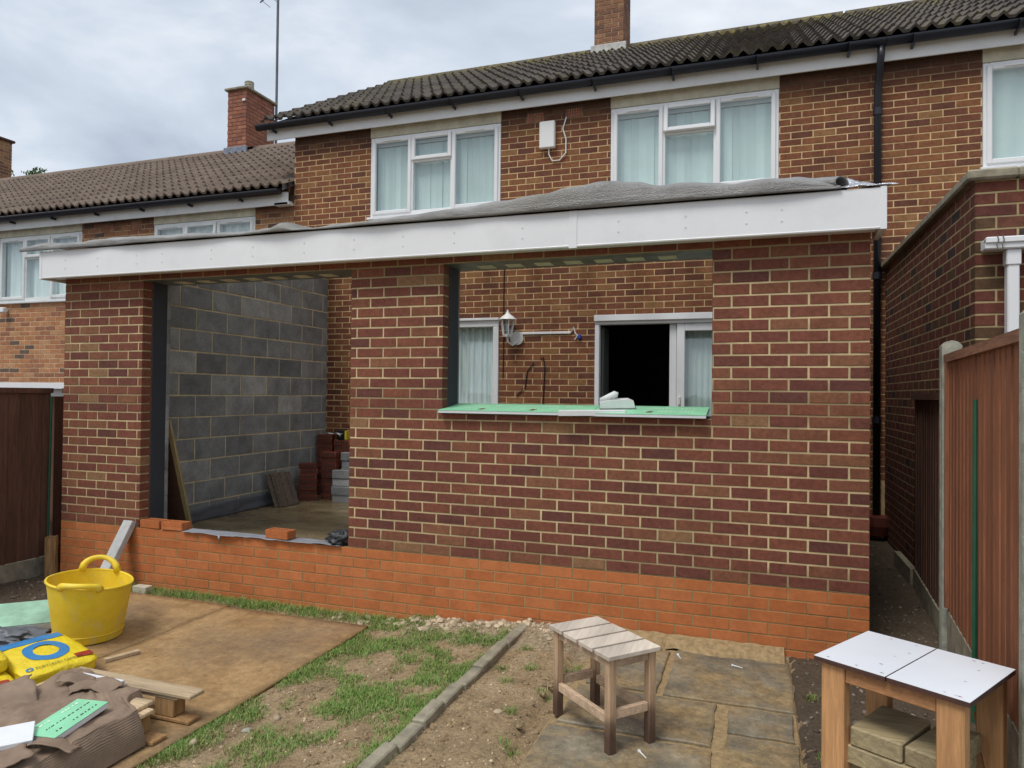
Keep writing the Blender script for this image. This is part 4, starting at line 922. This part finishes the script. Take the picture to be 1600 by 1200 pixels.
# left fence
Lx = -.27
q0, q1, q2, q3 = Vector((Lx, -3.83)), Vector((Lx, -1.93)), Vector((Lx, -.03)), Vector((Lx, 1.87))
fence('garden_fence', Vector((Lx, -1.88)), Vector((Lx, .10)), 1.175, -.35, .30, (M_FENCEL, M_FENCEL), 'dark brown fence panel on a concrete gravel board, beside the rubbish', side=-1)
fence('garden_fence', Vector((Lx, -3.88)), Vector((Lx, -2.0)), 1.175, -.35, .30, (M_FENCEL, M_FENCEL), 'dark brown fence panel farther down the garden, past a concrete post', side=-1)
fence('garden_fence', Vector((Lx-.02, .21)), Vector((Lx-.02, 2.10)), 1.175, -.35, .30, (M_FENCEL, M_FENCEL), 'dark brown fence panel running behind the narrow brick pier', side=-1)
tag(box('fence_post', (Lx-.08, Lx+.02, .112, .205, -.6, 1.10), M_FENCEL), 'dark timber post between fence panels, beside the wooden stump', 'post'); post(Vector((Lx, -1.94)), -.6, 1.18, 'concrete post between dark fence panels down the garden')
tag(MB().tube([(Lx+.07, .03, -.5), (Lx+.06, .05, 1.10)], .010, 8).build('garden_stake', M_GREENP), 'green plastic garden stake standing against the dark fence', 'stake')
st = MB().grid(lambda s, t: (-.085+.052*math.cos(s*6.283)*(1+.12*nz(s*5, t*3)), -.02+.052*math.sin(s*6.283)*(1+.12*nz(s*5, t*3, 4)), -.55+t*.40), 16, 6)
st.add([(-.085+.05*math.cos(a*.3927), -.02+.05*math.sin(a*.3927), -.15+.006*math.sin(a*2)) for a in range(16)], [tuple(range(16))]); tag(st.build('timber_stump', M_STUMP, None), 'rough orange brown timber stump at the corner of the brick plinth', 'stump')
# neighbour's white edged lean-to over the fence, floodlight
ln = thing('lean_to', (-3.2, 2.9, -.5), 'low neighbouring lean-to showing only its white roof edge above the dark fence', 'lean-to')
box('roof_edge', (-7.4, -.62, 2.15, 2.2, 1.17, 1.248), M_PVC, ln); box('roof', (-7.4, -.62, 2.201, D-.005, 1.18, 1.225), M_LEAD, ln, 0); box('wall', (-7.3, -.7, 2.3, D-.006, -.5, 1.178), M_PVCD, ln, 0)
fl = thing('floodlight', (-5.8, D, 2.42), 'tiny white floodlight fixed to the orange brick wall below a window', 'floodlight')
box('housing', (-5.86, -5.74, D-.12, D-.05, 2.41, 2.49), M_WPLAST, fl, .01); box('wall_bracket', (-5.82, -5.78, D-.052, D-.002, 2.43, 2.47), M_WPLAST, fl, .003)
# ================================================================= GARDEN
def sheet(x0, x1, y0, y1, label, z=-.497):
    def fn(s, t): return (x0+s*(x1-x0), y0+t*(y1-y0), z+.018+.004*nz(x0+s*2, t*4, 2)+(.006*(abs(t-.5)*2)**4))
    o = MB().grid(fn, 16, 30).build('plywood_sheet', M_OSB, None, True); solidify(o, .018); return tag(o, label, 'plywood')
sheet(.83, 2.046, -2.66, -.22, 'muddy plywood sheet laid on the ground under the yellow tub')
sheet(2.056, 3.275, -2.70, -.26, 'muddy orange brown plywood sheet whose edge borders the grass')
ZP = -.478
# patio slabs
pa = box('patio', (4.88, 6.045, -2.9, -.07, -.52, -.432), M_SAND, None, .01); pa['kind'] = 'structure'
rgs = random.Random(5)
for a, b, c, d in [(5.385, 6.035, -.80, -.085), (4.96, 5.345, -.79, -.16), (5.715, 6.02, -1.125, -.84), (4.93, 5.655, -1.295, -.835), (5.715, 6.03, -1.76, -1.155), (4.90, 5.66, -1.93, -1.335), (5.71, 6.03, -2.4, -1.80), (4.89, 5.66, -2.5, -1.97), (4.89, 6.03, -2.88, -2.54)]:
    def outl(s, t): return (a+(b-a)*s, c+(d-c)*t)
    m = MB(); n = 10; pts = []
    for i in range(n): pts.append((a+(b-a)*i/n, c))
    for i in range(n): pts.append((b, c+(d-c)*i/n))
    for i in range(n): pts.append((b-(b-a)*i/n, d))
    for i in range(n): pts.append((a, d-(d-c)*i/n))
    pts = [(x+.012*nz(x*9, y*9, 3), y+.012*nz(x*9, y*9, 8)) for x, y in pts]; k = len(pts); tz = rgs.uniform(-.002, .003)
    cx, cy = (a+b)/2, (c+d)/2
    v = [(x, y, -.44) for x, y in pts]+[(x, y, -.424+tz) for x, y in pts]+[(cx+(x-cx)*.97, cy+(y-cy)*.97, -.419+tz) for x, y in pts]
    f = [(i, (i+1) % k, k+(i+1) % k, k+i) for i in range(k)]+[(k+i, k+(i+1) % k, 2*k+(i+1) % k, 2*k+i) for i in range(k)]+[tuple(range(2*k, 3*k))]
    m.add(v, f); m.build('paving_slab', M_SLAB, pa)
# concrete haunch along the wall over the slabs
tag(MB().grid(lambda s, t: (4.98+s*1.03, -.01-t*(.13+.05*nz(s*4, 1)+.02*nz(s*15, 3)), -.36-.058*t**1.5+.010*nz(s*14, t*4)-(.05 if (.30 < s < .325) else 0)*(t > .3)), 80, 10).build('mortar_haunch', M_SAND, None, True), 'rough strip of spilt mortar between the patio slabs and orange plinth', 'mortar')
# edging
ed = thing('garden_edging', (4.36, -1.2, -.5), 'line of weathered concrete edging blocks dividing the grass from bare soil', 'edging')
y = .0-.02; rge = random.Random(3)
while y > -3.3:
    l = rge.choice((.20, .23, .24)); xo = 4.365+(y)*.02+rge.uniform(-.005, .005)
    M = Matrix.Translation((xo, y-l, -.53)) @ Matrix.Rotation(rge.uniform(-.03, .03), 4, 'Z') @ Matrix.Rotation(rge.uniform(-.03, .03), 4, 'Y')
    MB().box(-.035, .035, .003, l-.003, 0, .148+rge.uniform(-.008, .008), M=M, bev=.007).build('edging_block', M_CONC, ed); y -= l
# grass
rg = np.random.default_rng(4)
def blades(n, fx, hmin, hmax, name, label):
    V = []; F = []; k = 0
    while k < n:
        x, y, dens = fx()
        if rg.random() > dens: continue
        z = gz(x, y)-.004; h = rg.uniform(hmin, hmax); a = rg.uniform(0, 6.283); lean = rg.uniform(.1, 1.5)*h; w = rg.uniform(.0011, .0022)
        dx, dy = math.cos(a), math.sin(a); ox, oy = -dy*w, dx*w; b = len(V)
        V += [(x-ox, y-oy, z), (x+ox, y+oy, z), (x+dx*lean*.4+ox*.8, y+dy*lean*.4+oy*.8, z+h*.6), (x+dx*lean*.4-ox*.8, y+dy*lean*.4-oy*.8, z+h*.6), (x+dx*lean, y+dy*lean, z+h*.92)]
        F += [(b, b+1, b+2, b+3), (b+3, b+2, b+4)]; k += 1
    o = put(name, mesh(name, V, F, M_GRASS), kind='stuff'); o['label'] = label; o['category'] = 'grass'
def f_lawn():
    x, y = rg.uniform(3.25, 4.36), rg.uniform(-3.4, -.10)
    n = .5+.5*nz(x*2.6+3, y*2.6, 1)+.35*nz(x*7, y*7, 5)
    e = math.exp(-((x-3.30)/.07)**2)+math.exp(-((x-4.30)/.07)**2)+.35*math.exp(-((x-3.9)/.25)**2)
    return x, y, min(1, max(0, (n-.42)*1.9+e*.5))*(sstep(-.12, -.30, y) if x > 3.6 else 1)
blades(66000, f_lawn, .008, .036, 'grass', 'patchy green lawn growing between the plywood and the edging blocks')
def f_edge():
    x = rg.uniform(.8, 3.7); y = -.02-abs(rg.normal(0, .09))
    return x, y, (.25+.75*max(0, nz(x*3, 2, 2)+.45))*(1 if y > -.21 or x > 3.28 else 0)
blades(8000, f_edge, .010, .055, 'grass', 'strip of longer grass along the foot of the orange plinth')
tf = [(4.55, -.95), (4.62, -.72), (4.83, -.62), (4.86, -.55), (4.5, -.45), (4.78, -1.02), (4.8, -1.62), (6.12, -.62), (6.15, -1.25), (6.2, -1.35), (6.11, -1.45), (4.46, -.78), (4.7, -1.3)]
def f_tuft():
    c = tf[rg.integers(len(tf))]; return c[0]+rg.normal(0, .022), c[1]+rg.normal(0, .022), 1
blades(900, f_tuft, .012, .04, 'weed_tufts', 'small green weed tufts dotted over the bare soil')
# pebbles, clods
def icos(c, r, rgn):
    t = (1+5**.5)/2; v = [(-1, t, 0), (1, t, 0), (-1, -t, 0), (1, -t, 0), (0, -1, t), (0, 1, t), (0, -1, -t), (0, 1, -t), (t, 0, -1), (t, 0, 1), (-t, 0, -1), (-t, 0, 1)]
    f = [(0, 11, 5), (0, 5, 1), (0, 1, 7), (0, 7, 10), (0, 10, 11), (1, 5, 9), (5, 11, 4), (11, 10, 2), (10, 7, 6), (7, 1, 8), (3, 9, 4), (3, 4, 2), (3, 2, 6), (3, 6, 8), (3, 8, 9), (4, 9, 5), (2, 4, 11), (6, 2, 10), (8, 6, 7), (9, 8, 1)]
    s = rgn.uniform(.6, 1.3, 3)*r/1.9; a = rgn.uniform(0, 6.28); out = []
    for p in v:
        q = np.array(p)*s*rgn.uniform(.8, 1.15); out.append((c[0]+q[0]*math.cos(a)-q[1]*math.sin(a), c[1]+q[0]*math.sin(a)+q[1]*math.cos(a), c[2]+q[2]*.7))
    return out, f
def scatter(n, fn, name, label, mat, smooth=True):
    m = MB()
    for _ in range(n):
        x, y, r = fn(); z = gz(x, y)
        m.add(*icos((x, y, z+r*.15), r, rg))
    o = m.build(name, mat, None, smooth, kind='stuff'); o['label'] = label; o['category'] = 'stones'
scatter(3200, lambda: (rg.uniform(3.3, 4.9), rg.uniform(-3, -.05), abs(rg.normal(.001, .0035))+.0015), 'pebbles', 'small pale pebbles scattered over the bare soil and thin grass', M_STONE)
scatter(2400, lambda: (rg.uniform(3.3, 4.9), rg.uniform(-3, -.05), abs(rg.normal(.003, .006))+.003), 'soil_clods', 'crumbly brown clods of earth lying over the worn lawn and soil', M_SOIL, False)
scatter(420, lambda: (rg.uniform(3.55, 4.95) if rg.random() < .8 else rg.uniform(2.9, 3.6), -.02-abs(rg.normal(0, .10)), abs(rg.normal(.006, .012))+.004), 'mortar_clods', 'cream mortar clods and rubble dropped along the foot of the wall', M_CLOD, False)
scatter(1500, lambda: (rg.uniform(6.06, 6.98), rg.uniform(-2.6, 3.3), abs(rg.normal(.003, .006))+.002), 'passage_stones', 'dark gravel and small stones in the narrow side passage', simple('dark_gravel', (.15, .12, .092), .9, .4, 9, .3, island=.7))
scatter(600, lambda: (rg.uniform(-.22, .8), rg.uniform(-2.2, 0), abs(rg.normal(.003, .008))+.002), 'fence_debris', 'dark debris and crumbs of earth by the dark fence', MATS['dark_gravel'])
for i, (u, v, r, lab) in enumerate([(3.555, -1.62, .03, 'flat pale stone lying on thin grass near the pallet'), (3.36, -1.98, .035, 'whitish stone at the edge of the plywood sheet'), (3.50, -1.78, .03, 'grey rounded stone in the bare patch of lawn'), (4.64, -1.33, .03, 'smooth pale stone on the bare soil beside the edging')]):
    m = MB().add(*icos((u, v, gz(u, v)+.004), r, rg)); o = m.build('garden_stone', M_CLOD if i != 2 else M_POST, None, True); sb = o.modifiers.new('s', 'SUBSURF'); sb.levels = sb.render_levels = 2; tag(o, lab, 'stone')
# screws dropped on the patio
for (x, y, a, lab) in [(5.36, -1.47, .9, 'long silver screw lying near the stool leg'), (5.72, -.28, .3, 'silver screw lying on the slab near the plinth'), (5.40, -.22, 1.2, 'short silver screw lying beside the spilt mortar')]:
    M = Matrix.Translation((x, y, -.4155)) @ Matrix.Rotation(-a, 4, 'Z'); o = MB().tube([M @ Vector((0, 0, .004)), M @ Vector((.06, 0, .002))], [.004, .002], 7).tube([M @ Vector((-.004, 0, .004)), M @ Vector((.001, 0, .004))], .008, 8).build('screw', M_FOAMW); tag(o, lab, 'screw')
# ---- stool
sr = thing('wooden_stool', (5.16, -1.3, -.42), 'weathered wooden stool with a four slat top and damp dark feet on the patio', 'stool')
SA = math.atan2(-.325, .36); MS = Matrix.Translation((5.155, -1.295, -.419)) @ Matrix.Rotation(SA, 4, 'Z')
ST = .44; hx, hy = .213, .112
for sx_ in (-1, 1):
    for sy in (-1, 1):
        x, y = sx_*hx, sy*hy; M2 = MS
        MB().box(x-.0195, x+.0195, y-.0195, y+.0195, 0, ST-.021, M=M2, bev=.003).build('leg', M_STOOLL, sr)
for sy in (-1, 1):
    MB().box(-hx+.0205, hx-.0205, sy*hy-.011, sy*hy+.011, ST-.062, ST-.022, M=MS, bev=.002).build('apron', M_STOOLH, sr)
    MB().box(-hx+.0205, hx-.0205, sy*hy-.012, sy*hy+.012, .125, .165, M=MS, bev=.002).build('stretcher', M_STOOLH, sr)
for sx_ in (-1, 1):
    MB().box(sx_*hx-.011, sx_*hx+.011, -hy+.0205, hy-.0205, ST-.062, ST-.022, M=MS, bev=.002).build('apron', M_STOOLH, sr)
    MB().box(sx_*hx-.012, sx_*hx+.012, -hy+.0205, hy-.0205, .15, .19, M=MS, bev=.002).build('stretcher', M_STOOLH, sr)
for i in range(4):
    x = -.246+i*.1275; MB().box(x, x+.109, -.147, .147, ST-.02, ST, M=MS, bev=.002).build('slat', M_STOOLS, sr)
# ---- work table
tb = thing('work_table', (6.35, -1.7, -.45), 'pine legged work table with a white laminate top made of two halves', 'table')
c0, c1, c3 = Vector((6.05, -1.75)), Vector((6.48, -2.05)), Vector((6.23, -1.34))
ang = math.atan2(c1.y-c0.y, c1.x-c0.x); TL, TW, TZ = .515, .445, .2
MT = Matrix.Translation((c0.x, c0.y, 0)) @ Matrix.Rotation(ang+R(3), 4, 'Z')
for a, b in ((0, TL*.495), (TL*.505, TL)):
    p_ = MB().box(a, b, 0, TW, TZ-.018, TZ-.0015, M=MT).build('top_panel', M_EDGE, tb); MB().box(a, b, 0, TW, TZ-.0012, TZ, M=MT).build('laminate', M_PTOP, p_)
rgt = random.Random(2)
for i in range(16):
    x, y = rgt.uniform(.03, TL-.03), rgt.choice((.025, TW-.03, rgt.uniform(.05, TW-.05))); s = rgt.uniform(.003, .007)
    if abs(x-TL/2) < .015: continue
    MB().add([MT @ Vector(q) for q in ((x-s, y, TZ+.0006), (x, y-s*.4, TZ+.0006), (x+s*1.6, y, TZ+.0006), (x, y+s*.5, TZ+.0006))], [(0, 1, 2, 3)]).build('chip_mark', M_EDGE if i % 3 else M_BAGR, tb)
for x in (.02, TL-.105):
    for y in (.015, TW-.065): MB().box(x, x+.085, y, y+.05, -.52, TZ-.019, M=MT, bev=.004).build('leg', M_LEG, tb)
for y in (.022, TW-.06): MB().box(.106, TL-.106, y, y+.036, TZ-.075, TZ-.019, M=MT, bev=.003).build('rail', M_PINEH, tb)
# planks stored under it
MP = Matrix.Translation((c0.x, c0.y, 0)) @ Matrix.Rotation(ang+R(3), 4, 'Z')
for i, (a, b, y0, y1, z0, z1, t, lab) in enumerate([(.108, .285, .05, .33, -.105, -.035, 3, 'short thick treated plank under the work table, its end grain rounded'), (.297, .43, .06, .38, -.105, -.04, -2, 'treated plank under the table, on the side by the fence'), (.09, .43, .05, .34, -.175, -.107, 2, 'wide treated plank underneath the two short planks'), (.06, .44, .09, .36, -.245, -.177, -2, 'lower treated plank in the pile beneath the work table'), (.06, .44, .07, .36, -.50, -.247, 0, 'bottom timber block carrying the planks under the table')]):
    o = MB().box(a, b, y0, y1, z0, z1, M=MP @ Matrix.Translation((.25, .2, 0)) @ Matrix.Rotation(R(t*.6), 4, 'Z') @ Matrix.Translation((-.25, -.2, 0)), bev=.006).build('timber_plank', M_PLANKG, None); tag(o, lab, 'plank')
tag(box('paving_brick', (6.62, 6.80, -1.28, -1.16, -.40, -.33), M_CBRICK), 'muddy brown brick lying on the earth by the fence', 'brick')
tag(MB().box(6.28, 6.48, -1.05, -.92, -.405, -.36, bev=.01).build('slab_offcut', M_SLAB, None), 'broken slab piece lying on the dark earth behind the table', 'slab')
rd_ = thing('cane_bundle', (6.7, -1.7, -.4), 'thin reddish canes standing between the table and gravel board', 'canes')
for k in range(4): MB().tube([(6.66+k*.012, -1.75+k*.02, -.42), (6.60+k*.02, -1.62+k*.015, .02-.03*k)], .004, 6).build('cane', M_LEG, rd_)
# ---- yellow tub
yt = thing('rubber_tub', (1.68, -1.12, ZP), 'large yellow rubber builder tub with two looped handles on the plywood', 'tub')
TC = Vector((1.655, -1.10)); HT = .39; AX = math.atan2(-.80, .60)      # handle axis, towards the garden end
def tub(s, t, inn=0):
    a = s*2*math.pi; dr = math.cos(a-AX)
    r = .198+.060*t-inn; squash = 1+.05*t*math.cos(2*(a-AX)); r *= squash
    z = ZP+(.006 if not inn else .014)+t*(HT-.008)+(.012*t**3*abs(dr)**3 if True else 0)-.012*t**2*max(0, dr)**2-.030*t*math.cos(a-math.atan2(.77, .64))
    return (TC.x+.05*t+r*math.cos(a), TC.y-.035*t+r*math.sin(a), z)
m = MB(); m.grid(lambda s, t: tub(s, t), 64, 14); m.grid(lambda s, t: tub(1-s, t, .006), 64, 14)
nb = 64; m.add([tub(i/nb, 0) for i in range(nb)], [tuple(range(nb))[::-1]]); m.add([tub(i/nb, 0, .006) for i in range(nb)], [tuple(range(nb))])
m.build('body', M_YEL, yt, True)
MB().tube([Vector(tub(i/64, 1))+Vector((0, 0, .001)) for i in range(65)], .0085, 8, False).build('rim', M_YEL, yt, True)
MB().tube([Vector(tub(i/64, .13))+Vector((0, 0, 0)) for i in range(65)], .0045, 6, False).build('base_ring', M_YEL, yt, True)
for sgn, hgt in ((0, .032), (math.pi, .085)):
    pts = []
    for i in range(17):
        k = i/16; a = AX+sgn+(k-.5)*.85; p = Vector(tub((a/(2*math.pi)) % 1, 1)); rise = hgt*(math.sin(k*math.pi)**.45)
        out = Vector((math.cos(a), math.sin(a), 0))*(.008 if sgn else .035)*math.sin(k*math.pi); pts.append(p+Vector((0, 0, rise))+out)
    MB().tube(pts, [.0165+.008*abs(2*i/16-1)**2 for i in range(17)], 10).build('handle', M_YEL, yt, True)
# ---- concrete length leaning on the plinth
lp = Matrix.Translation((.80, -.34, -.49)) @ Matrix.Rotation(R(-31), 4, 'X') @ Matrix.Rotation(R(1), 4, 'Y')
tag(MB().box(-.05, .05, -.02, .035, 0, .63, M=lp, bev=.004).build('concrete_lintel_length', simple('pale_concrete', (.47, .48, .47), .9, .15, 14, .5, 90), None), 'pale grey concrete length leaning on the orange plinth behind the tub', 'lintel')
tag(box('plinth_offcut', (1.02, 1.16, -.17, -.10, -.495, -.44), M_LINTC), 'small pale block lying in the grass by the orange plinth', 'offcut')
# ---- insulation board and plastic by the fence
g3 = Matrix.Translation((1.22, -1.0, -.40)) @ Matrix.Rotation(R(43), 4, 'Z') @ Matrix.Rotation(R(14), 4, 'X')
M_GREENB0 = M_GREENB; M_GREENB = simple('muddy_green_facing', (.36, .60, .44), .5, .4, 4, .2, 20)
gb = gboard('insulation_board', (-1.3, .06, -.20, .11, 0, .05), 'muddy green and white insulation board lying behind the yellow tub', g3)
M_GREENB = M_GREENB0
lump('plastic_sheet', (1.12, -1.32, -.45), (.36, .17, .055), M_DPM, 'crumpled grey plastic sheeting in front of the muddy green board', 'plastic', 9, .5, 26, -.477)
lump('plastic_sheet', (.55, -1.55, -.46), (.4, .25, .05), M_DPM, 'flattened grey plastic by the dark fence', 'plastic', 12, .5, 22, -.487)
# ---- bags of cement
def bag(c, rz, lx, ly, h, label, ring=False, tilt=0, seed=0, red=True):
    o = thing('cement_bag', c, label, 'bag', None); M = Matrix.Translation(c) @ Matrix.Rotation(rz, 4, 'Z') @ Matrix.Rotation(tilt, 4, 'Y')
    def shape(s, t):            # superellipsoid pillow
        a, b = s*2*math.pi, (t-.5)*math.pi
        sg = lambda v, e: math.copysign(abs(v)**e, v)
        x = sg(math.cos(a), .30)*sg(math.cos(b), .30); y = sg(math.sin(a), .30)*sg(math.cos(b), .30); z = sg(math.sin(b), .5)
        k = 1+.07*nz(x*2+seed, y*2, z*2)+.025*nz(x*6+seed, y*6, z*4)
        zz = h/2+z*h/2*(.82+.22*math.cos(x*1.2)*math.cos(y*1.2))*(1+.10*nz(x*2.5+seed, y*2.5, 3)); 
        return M @ Vector((x*lx/2*k, y*ly/2*k, max(0, zz)))
    MB().grid(shape, 72, 30).build('sack', M_BAGY, o, True)
    def on(x, y, e=.0025):      # point on the top face
        X, Y = x*2/lx, y*2/ly; zz = h/2+h/2*(.82+.22*math.cos(X*1.2)*math.cos(Y*1.2))*(1+.10*nz(X*2.5+seed, Y*2.5, 3)); edge = max(abs(X), abs(Y))
        zz -= h*.5*max(0, edge-.70)**2*1.2
        return M @ Vector((x, y, zz+e))
    def patch(fn, n1, n2, mat, nm): MB().grid(lambda s, t: on(*fn(s, t)), n1, n2).build(nm, mat, o, True)
    if ring:
        patch(lambda s, t: ((.062+.05*t)*math.cos(s*6.2832)*1.15+.01, (.062+.05*t)*math.sin(s*6.2832)+.0), 48, 3, M_BAGB, 'blue_ring')
        patch(lambda s, t: (-lx*.43+s*.07, (t-.5)*ly*.8), 4, 16, M_BAGB, 'blue_band')
        patch(lambda s, t: (lx*.30+s*.05, ly*.26+t*.09-.02), 3, 3, M_BAGR, 'red_mark')
    return o, on, M
def lettering(o, on, txt, x, y, size, rot, mat):
    cu = bpy.data.curves.new('lettering', 'FONT'); cu.body = txt; cu.size = size; t = bpy.data.objects.new('tmp', cu); COL.objects.link(t)
    dg = bpy.context.evaluated_depsgraph_get(); me = bpy.data.meshes.new_from_object(t.evaluated_get(dg)); bpy.data.objects.remove(t)
    vv = []
    for v in me.vertices:
        X = x+v.co.x*math.cos(rot)-v.co.y*math.sin(rot); Y = y+v.co.x*math.sin(rot)+v.co.y*math.cos(rot); vv.append(on(X, Y, .0045))
    MB().add(vv, [tuple(p.vertices) for p in me.polygons]).build('lettering', mat, o)
b1, on1, MB1 = bag((1.985, -1.665, ZP+.03), R(-13), .48, .40, .12, 'yellow cement bag with a big blue ring printed on top', True, tilt=R(7), seed=1)
lettering(b1, on1, 'PORTLAND CEMENT', .195, -.13, .026, math.pi/2, M_INK)
MB().grid(lambda s, t: on1(.175+(.010+.008*t)*math.cos(s*6.2832), -.155+(.010+.008*t)*math.sin(s*6.2832)), 20, 2).build('small_emblem', M_BAGB, b1)
b2, on2, _m = bag((2.0, -2.07, ZP), R(-20), .46, .36, .12, 'yellow cement bag in front of the blue ringed one, red mark at its corner', False, seed=4)
MB().grid(lambda s, t: on2(.10+s*.06, .055+t*.08), 3, 3).build('red_mark', M_BAGR, b2, True)
b3, on3, _m = bag((1.80, -1.98, ZP+.10), R(-24), .42, .34, .11, 'yellow cement bag lying on top of another bag', False, seed=7)
MB().grid(lambda s, t: on3(.10+s*.06, .02+t*.09), 3, 3).build('red_mark', M_BAGR, b3, True)
tag(MB().box(-.10, .10, -.02, .02, 0, .018, M=Matrix.Translation((2.17, -1.30, ZP+.002)) @ Matrix.Rotation(R(70), 4, 'Z')).build('wood_offcut', M_PALLET, None), 'thin pale wood offcut on the plywood between bag and tub', 'offcut')
# ---- pallet with cardboard over it
pl = thing('pallet', (2.85, -2.2, ZP), 'broken wooden pallet showing from under brown cardboard on the plywood', 'pallet')
def pbox(n, a, b, c, d, e, f, mat=M_PALLET): return MB().box(a, b, c, d, e, f, bev=.004).build(n, mat, pl)
for yy in (-1.87, -2.06, -2.27, -2.48, -2.69): pbox('deck_board', 2.40, 3.235 if yy > -1.9 else 3.10, yy, yy+.10, -.350, -.330)
for yy in (-1.86, -2.08, -2.5): pbox('bottom_board', 2.44, 3.22, yy, yy+.09, ZP+.001, ZP+.020, M_STUMP)
for xx in (2.45, 3.00):
    for yy in (-1.86, -2.08, -2.5): pbox('block', xx, xx+.12, yy+.004, yy+.086, ZP+.021, -.372, M_STUMP)
for yy in (-1.86, -2.08, -2.5): pbox('stringer', 2.42, 3.14, yy+.002, yy+.088, -.371, -.351)
tag(MB().box(2.55, 2.83, -1.905, -1.88, -.347, -.302, M=Matrix()).build('foam_offcut', M_FOAMW, None), 'white foam offcut beside the top pallet board', 'offcut')
def card_pt(s, t):
    # s across from the tub side to the grass side, t from the wall end towards the garden end
    x = 2.27+s*.97; y = -1.80-t*1.05-.10*s*(t < .02)
    z = -.322-.10*sstep(.25, .0, s)+.012*nz(x*4, y*4, 2)+.008*nz(x*11, y*11, 5)+.014*max(0, nz(x*3.5, y*3.5, 8))+.016*abs(nz(x*9, y*7, 11))+.008*abs(nz(x*21, y*15, 2))
    yb = -1.80+.0; y -= .09*sstep(.35, .75, s)*(1-t)+.03*nz(x*5, 1, 1)*(1-t)
    xm = 3.143-.16*sstep(.22, .10, t+.05*nz(t*9, 5, 5)); x = 2.27+min(s, .9)/.9*(xm-2.27)
    if s > .90:
        k = (s-.90)/.10; x = xm+.05*k+.010*math.sin(k*3); z = z*(1-k)+(ZP+.012)*k; x += .0011*math.sin((z+.01*nz(y*5, 1, 1))*2*math.pi/.0095)+.011*nz(y*6, z*9, 3)
    return (x, y, max(z, ZP+.008))
cb = tag(solidify(MB().grid(card_pt, 330, 60).build('cardboard_sheet', M_CARD, None, False), .004), 'large damp brown cardboard sheet draped over the pallet', 'cardboard')
for (x, y, z, rx, ry, rz, a, b, lab) in [(3.12, -2.48, -.295, -14, 12, 30, .17, .13, 'torn cardboard flap curling over the pallet edge beside the green offcut'), (2.62, -1.98, -.290, 18, 4, 20, .16, .07, 'lifted cardboard tear in the middle of the draped sheet'), (3.02, -2.62, -.30, 10, -10, -20, .22, .15, 'torn cardboard piece below the green offcut'), (2.50, -2.20, -.296, 12, 10, -30, .26, .16, 'broad torn cardboard flap lifting near the cement bags'), (2.86, -2.72, -.292, -12, 8, 65, .24, .14, 'dog eared cardboard piece past the plain white offcut'), (2.78, -1.97, -.300, 14, -5, -8, .20, .10, 'ragged cardboard strip along the top pallet board'), (2.72, -2.02, -.296, 8, -6, 50, .12, .09, 'small crumpled cardboard scrap next to the lifted tear')]:
    M = Matrix.Translation((x, y, z)) @ Euler((R(rx), R(ry), R(rz))).to_matrix().to_4x4()
    o = MB().grid(lambda s, t: M @ Vector(((s-.5)*a*(1+.25*nz(t*4, x)), (t-.5)*b*(1+.3*nz(s*4, y)), .012*math.sin(s*4)+.006*nz(s*5, t*5, x))), 14, 10).build('cardboard_flap', M_CARD, None, True); solidify(o, .004); tag(o, lab, 'cardboard')
g4 = Matrix.Translation((2.985, -2.32, -.300)) @ Matrix.Rotation(R(99), 4, 'Z') @ Matrix.Rotation(R(-4), 4, 'Y')
g5 = gboard('insulation_offcut', (-.15, .15, -.08, .08, 0, .025), 'green faced insulation offcut lying on the cardboard', g4)
dashes(g5, -.11, .12, -.05, .0262, 8, g4, M_INK, .008, 3); dashes(g5, -.11, .12, .0, .0262, 8, g4, M_INK, .006, 4); dashes(g5, -.12, .12, .045, .0262, 8, g4, M_GPRINT, .012, 5)
g6 = Matrix.Translation((2.93, -2.535, -.285)) @ Matrix.Rotation(R(50), 4, 'Z') @ Matrix.Rotation(R(7), 4, 'X')
tag(MB().box(-.085, .085, -.075, .075, 0, .022, M=g6, bev=.002).build('foam_board_offcut', M_FOAMW, None), 'plain white board offcut next to the green one on the cardboard', 'offcut')
# ---- tree beyond the roofs
tr_ = thing('tree', (-27.5, 20, -.5), 'leafy green tree top rising behind the brown roof', 'tree')
MB().tube([(-27.5, 20, -.5), (-27.4, 20, 5), (-27.2, 20.1, 9.5), (-27.2, 20, 11.2)], [.3, .24, .14, .05], 8).build('trunk', M_BARK, tr_)
lv = MB(); rl_ = random.Random(8)
for cx, cy, cz, r in [(-27.9, 20, 10.3, 1.5), (-26.4, 20, 10.2, 1.3), (-27.1, 20, 11.3, .62), (-24.9, 20, 10.3, .9), (-25.5, 20.3, 11.0, .45), (-28.6, 20, 9.3, 1.6), (-26.8, 19.5, 8.8, 1.8), (-25.1, 20, 9.2, 1.4)]:
    for _ in range(int(900*r)):
        d = Vector((rl_.gauss(0, 1), rl_.gauss(0, 1), rl_.gauss(0, 1))).normalized()*r*(rl_.random()**.4); p = Vector((cx, cy, cz))+d; s = rl_.uniform(.05, .11)
        q = Euler((rl_.uniform(0, 6), rl_.uniform(0, 6), rl_.uniform(0, 6))).to_matrix()
        lv.add([p+q @ Vector(w_) for w_ in ((-s, 0, 0), (0, -s*.5, 0), (s, 0, 0), (0, s*.5, 0))], [(0, 1, 2, 3)])
lv.build('crown', M_LEAF, tr_)
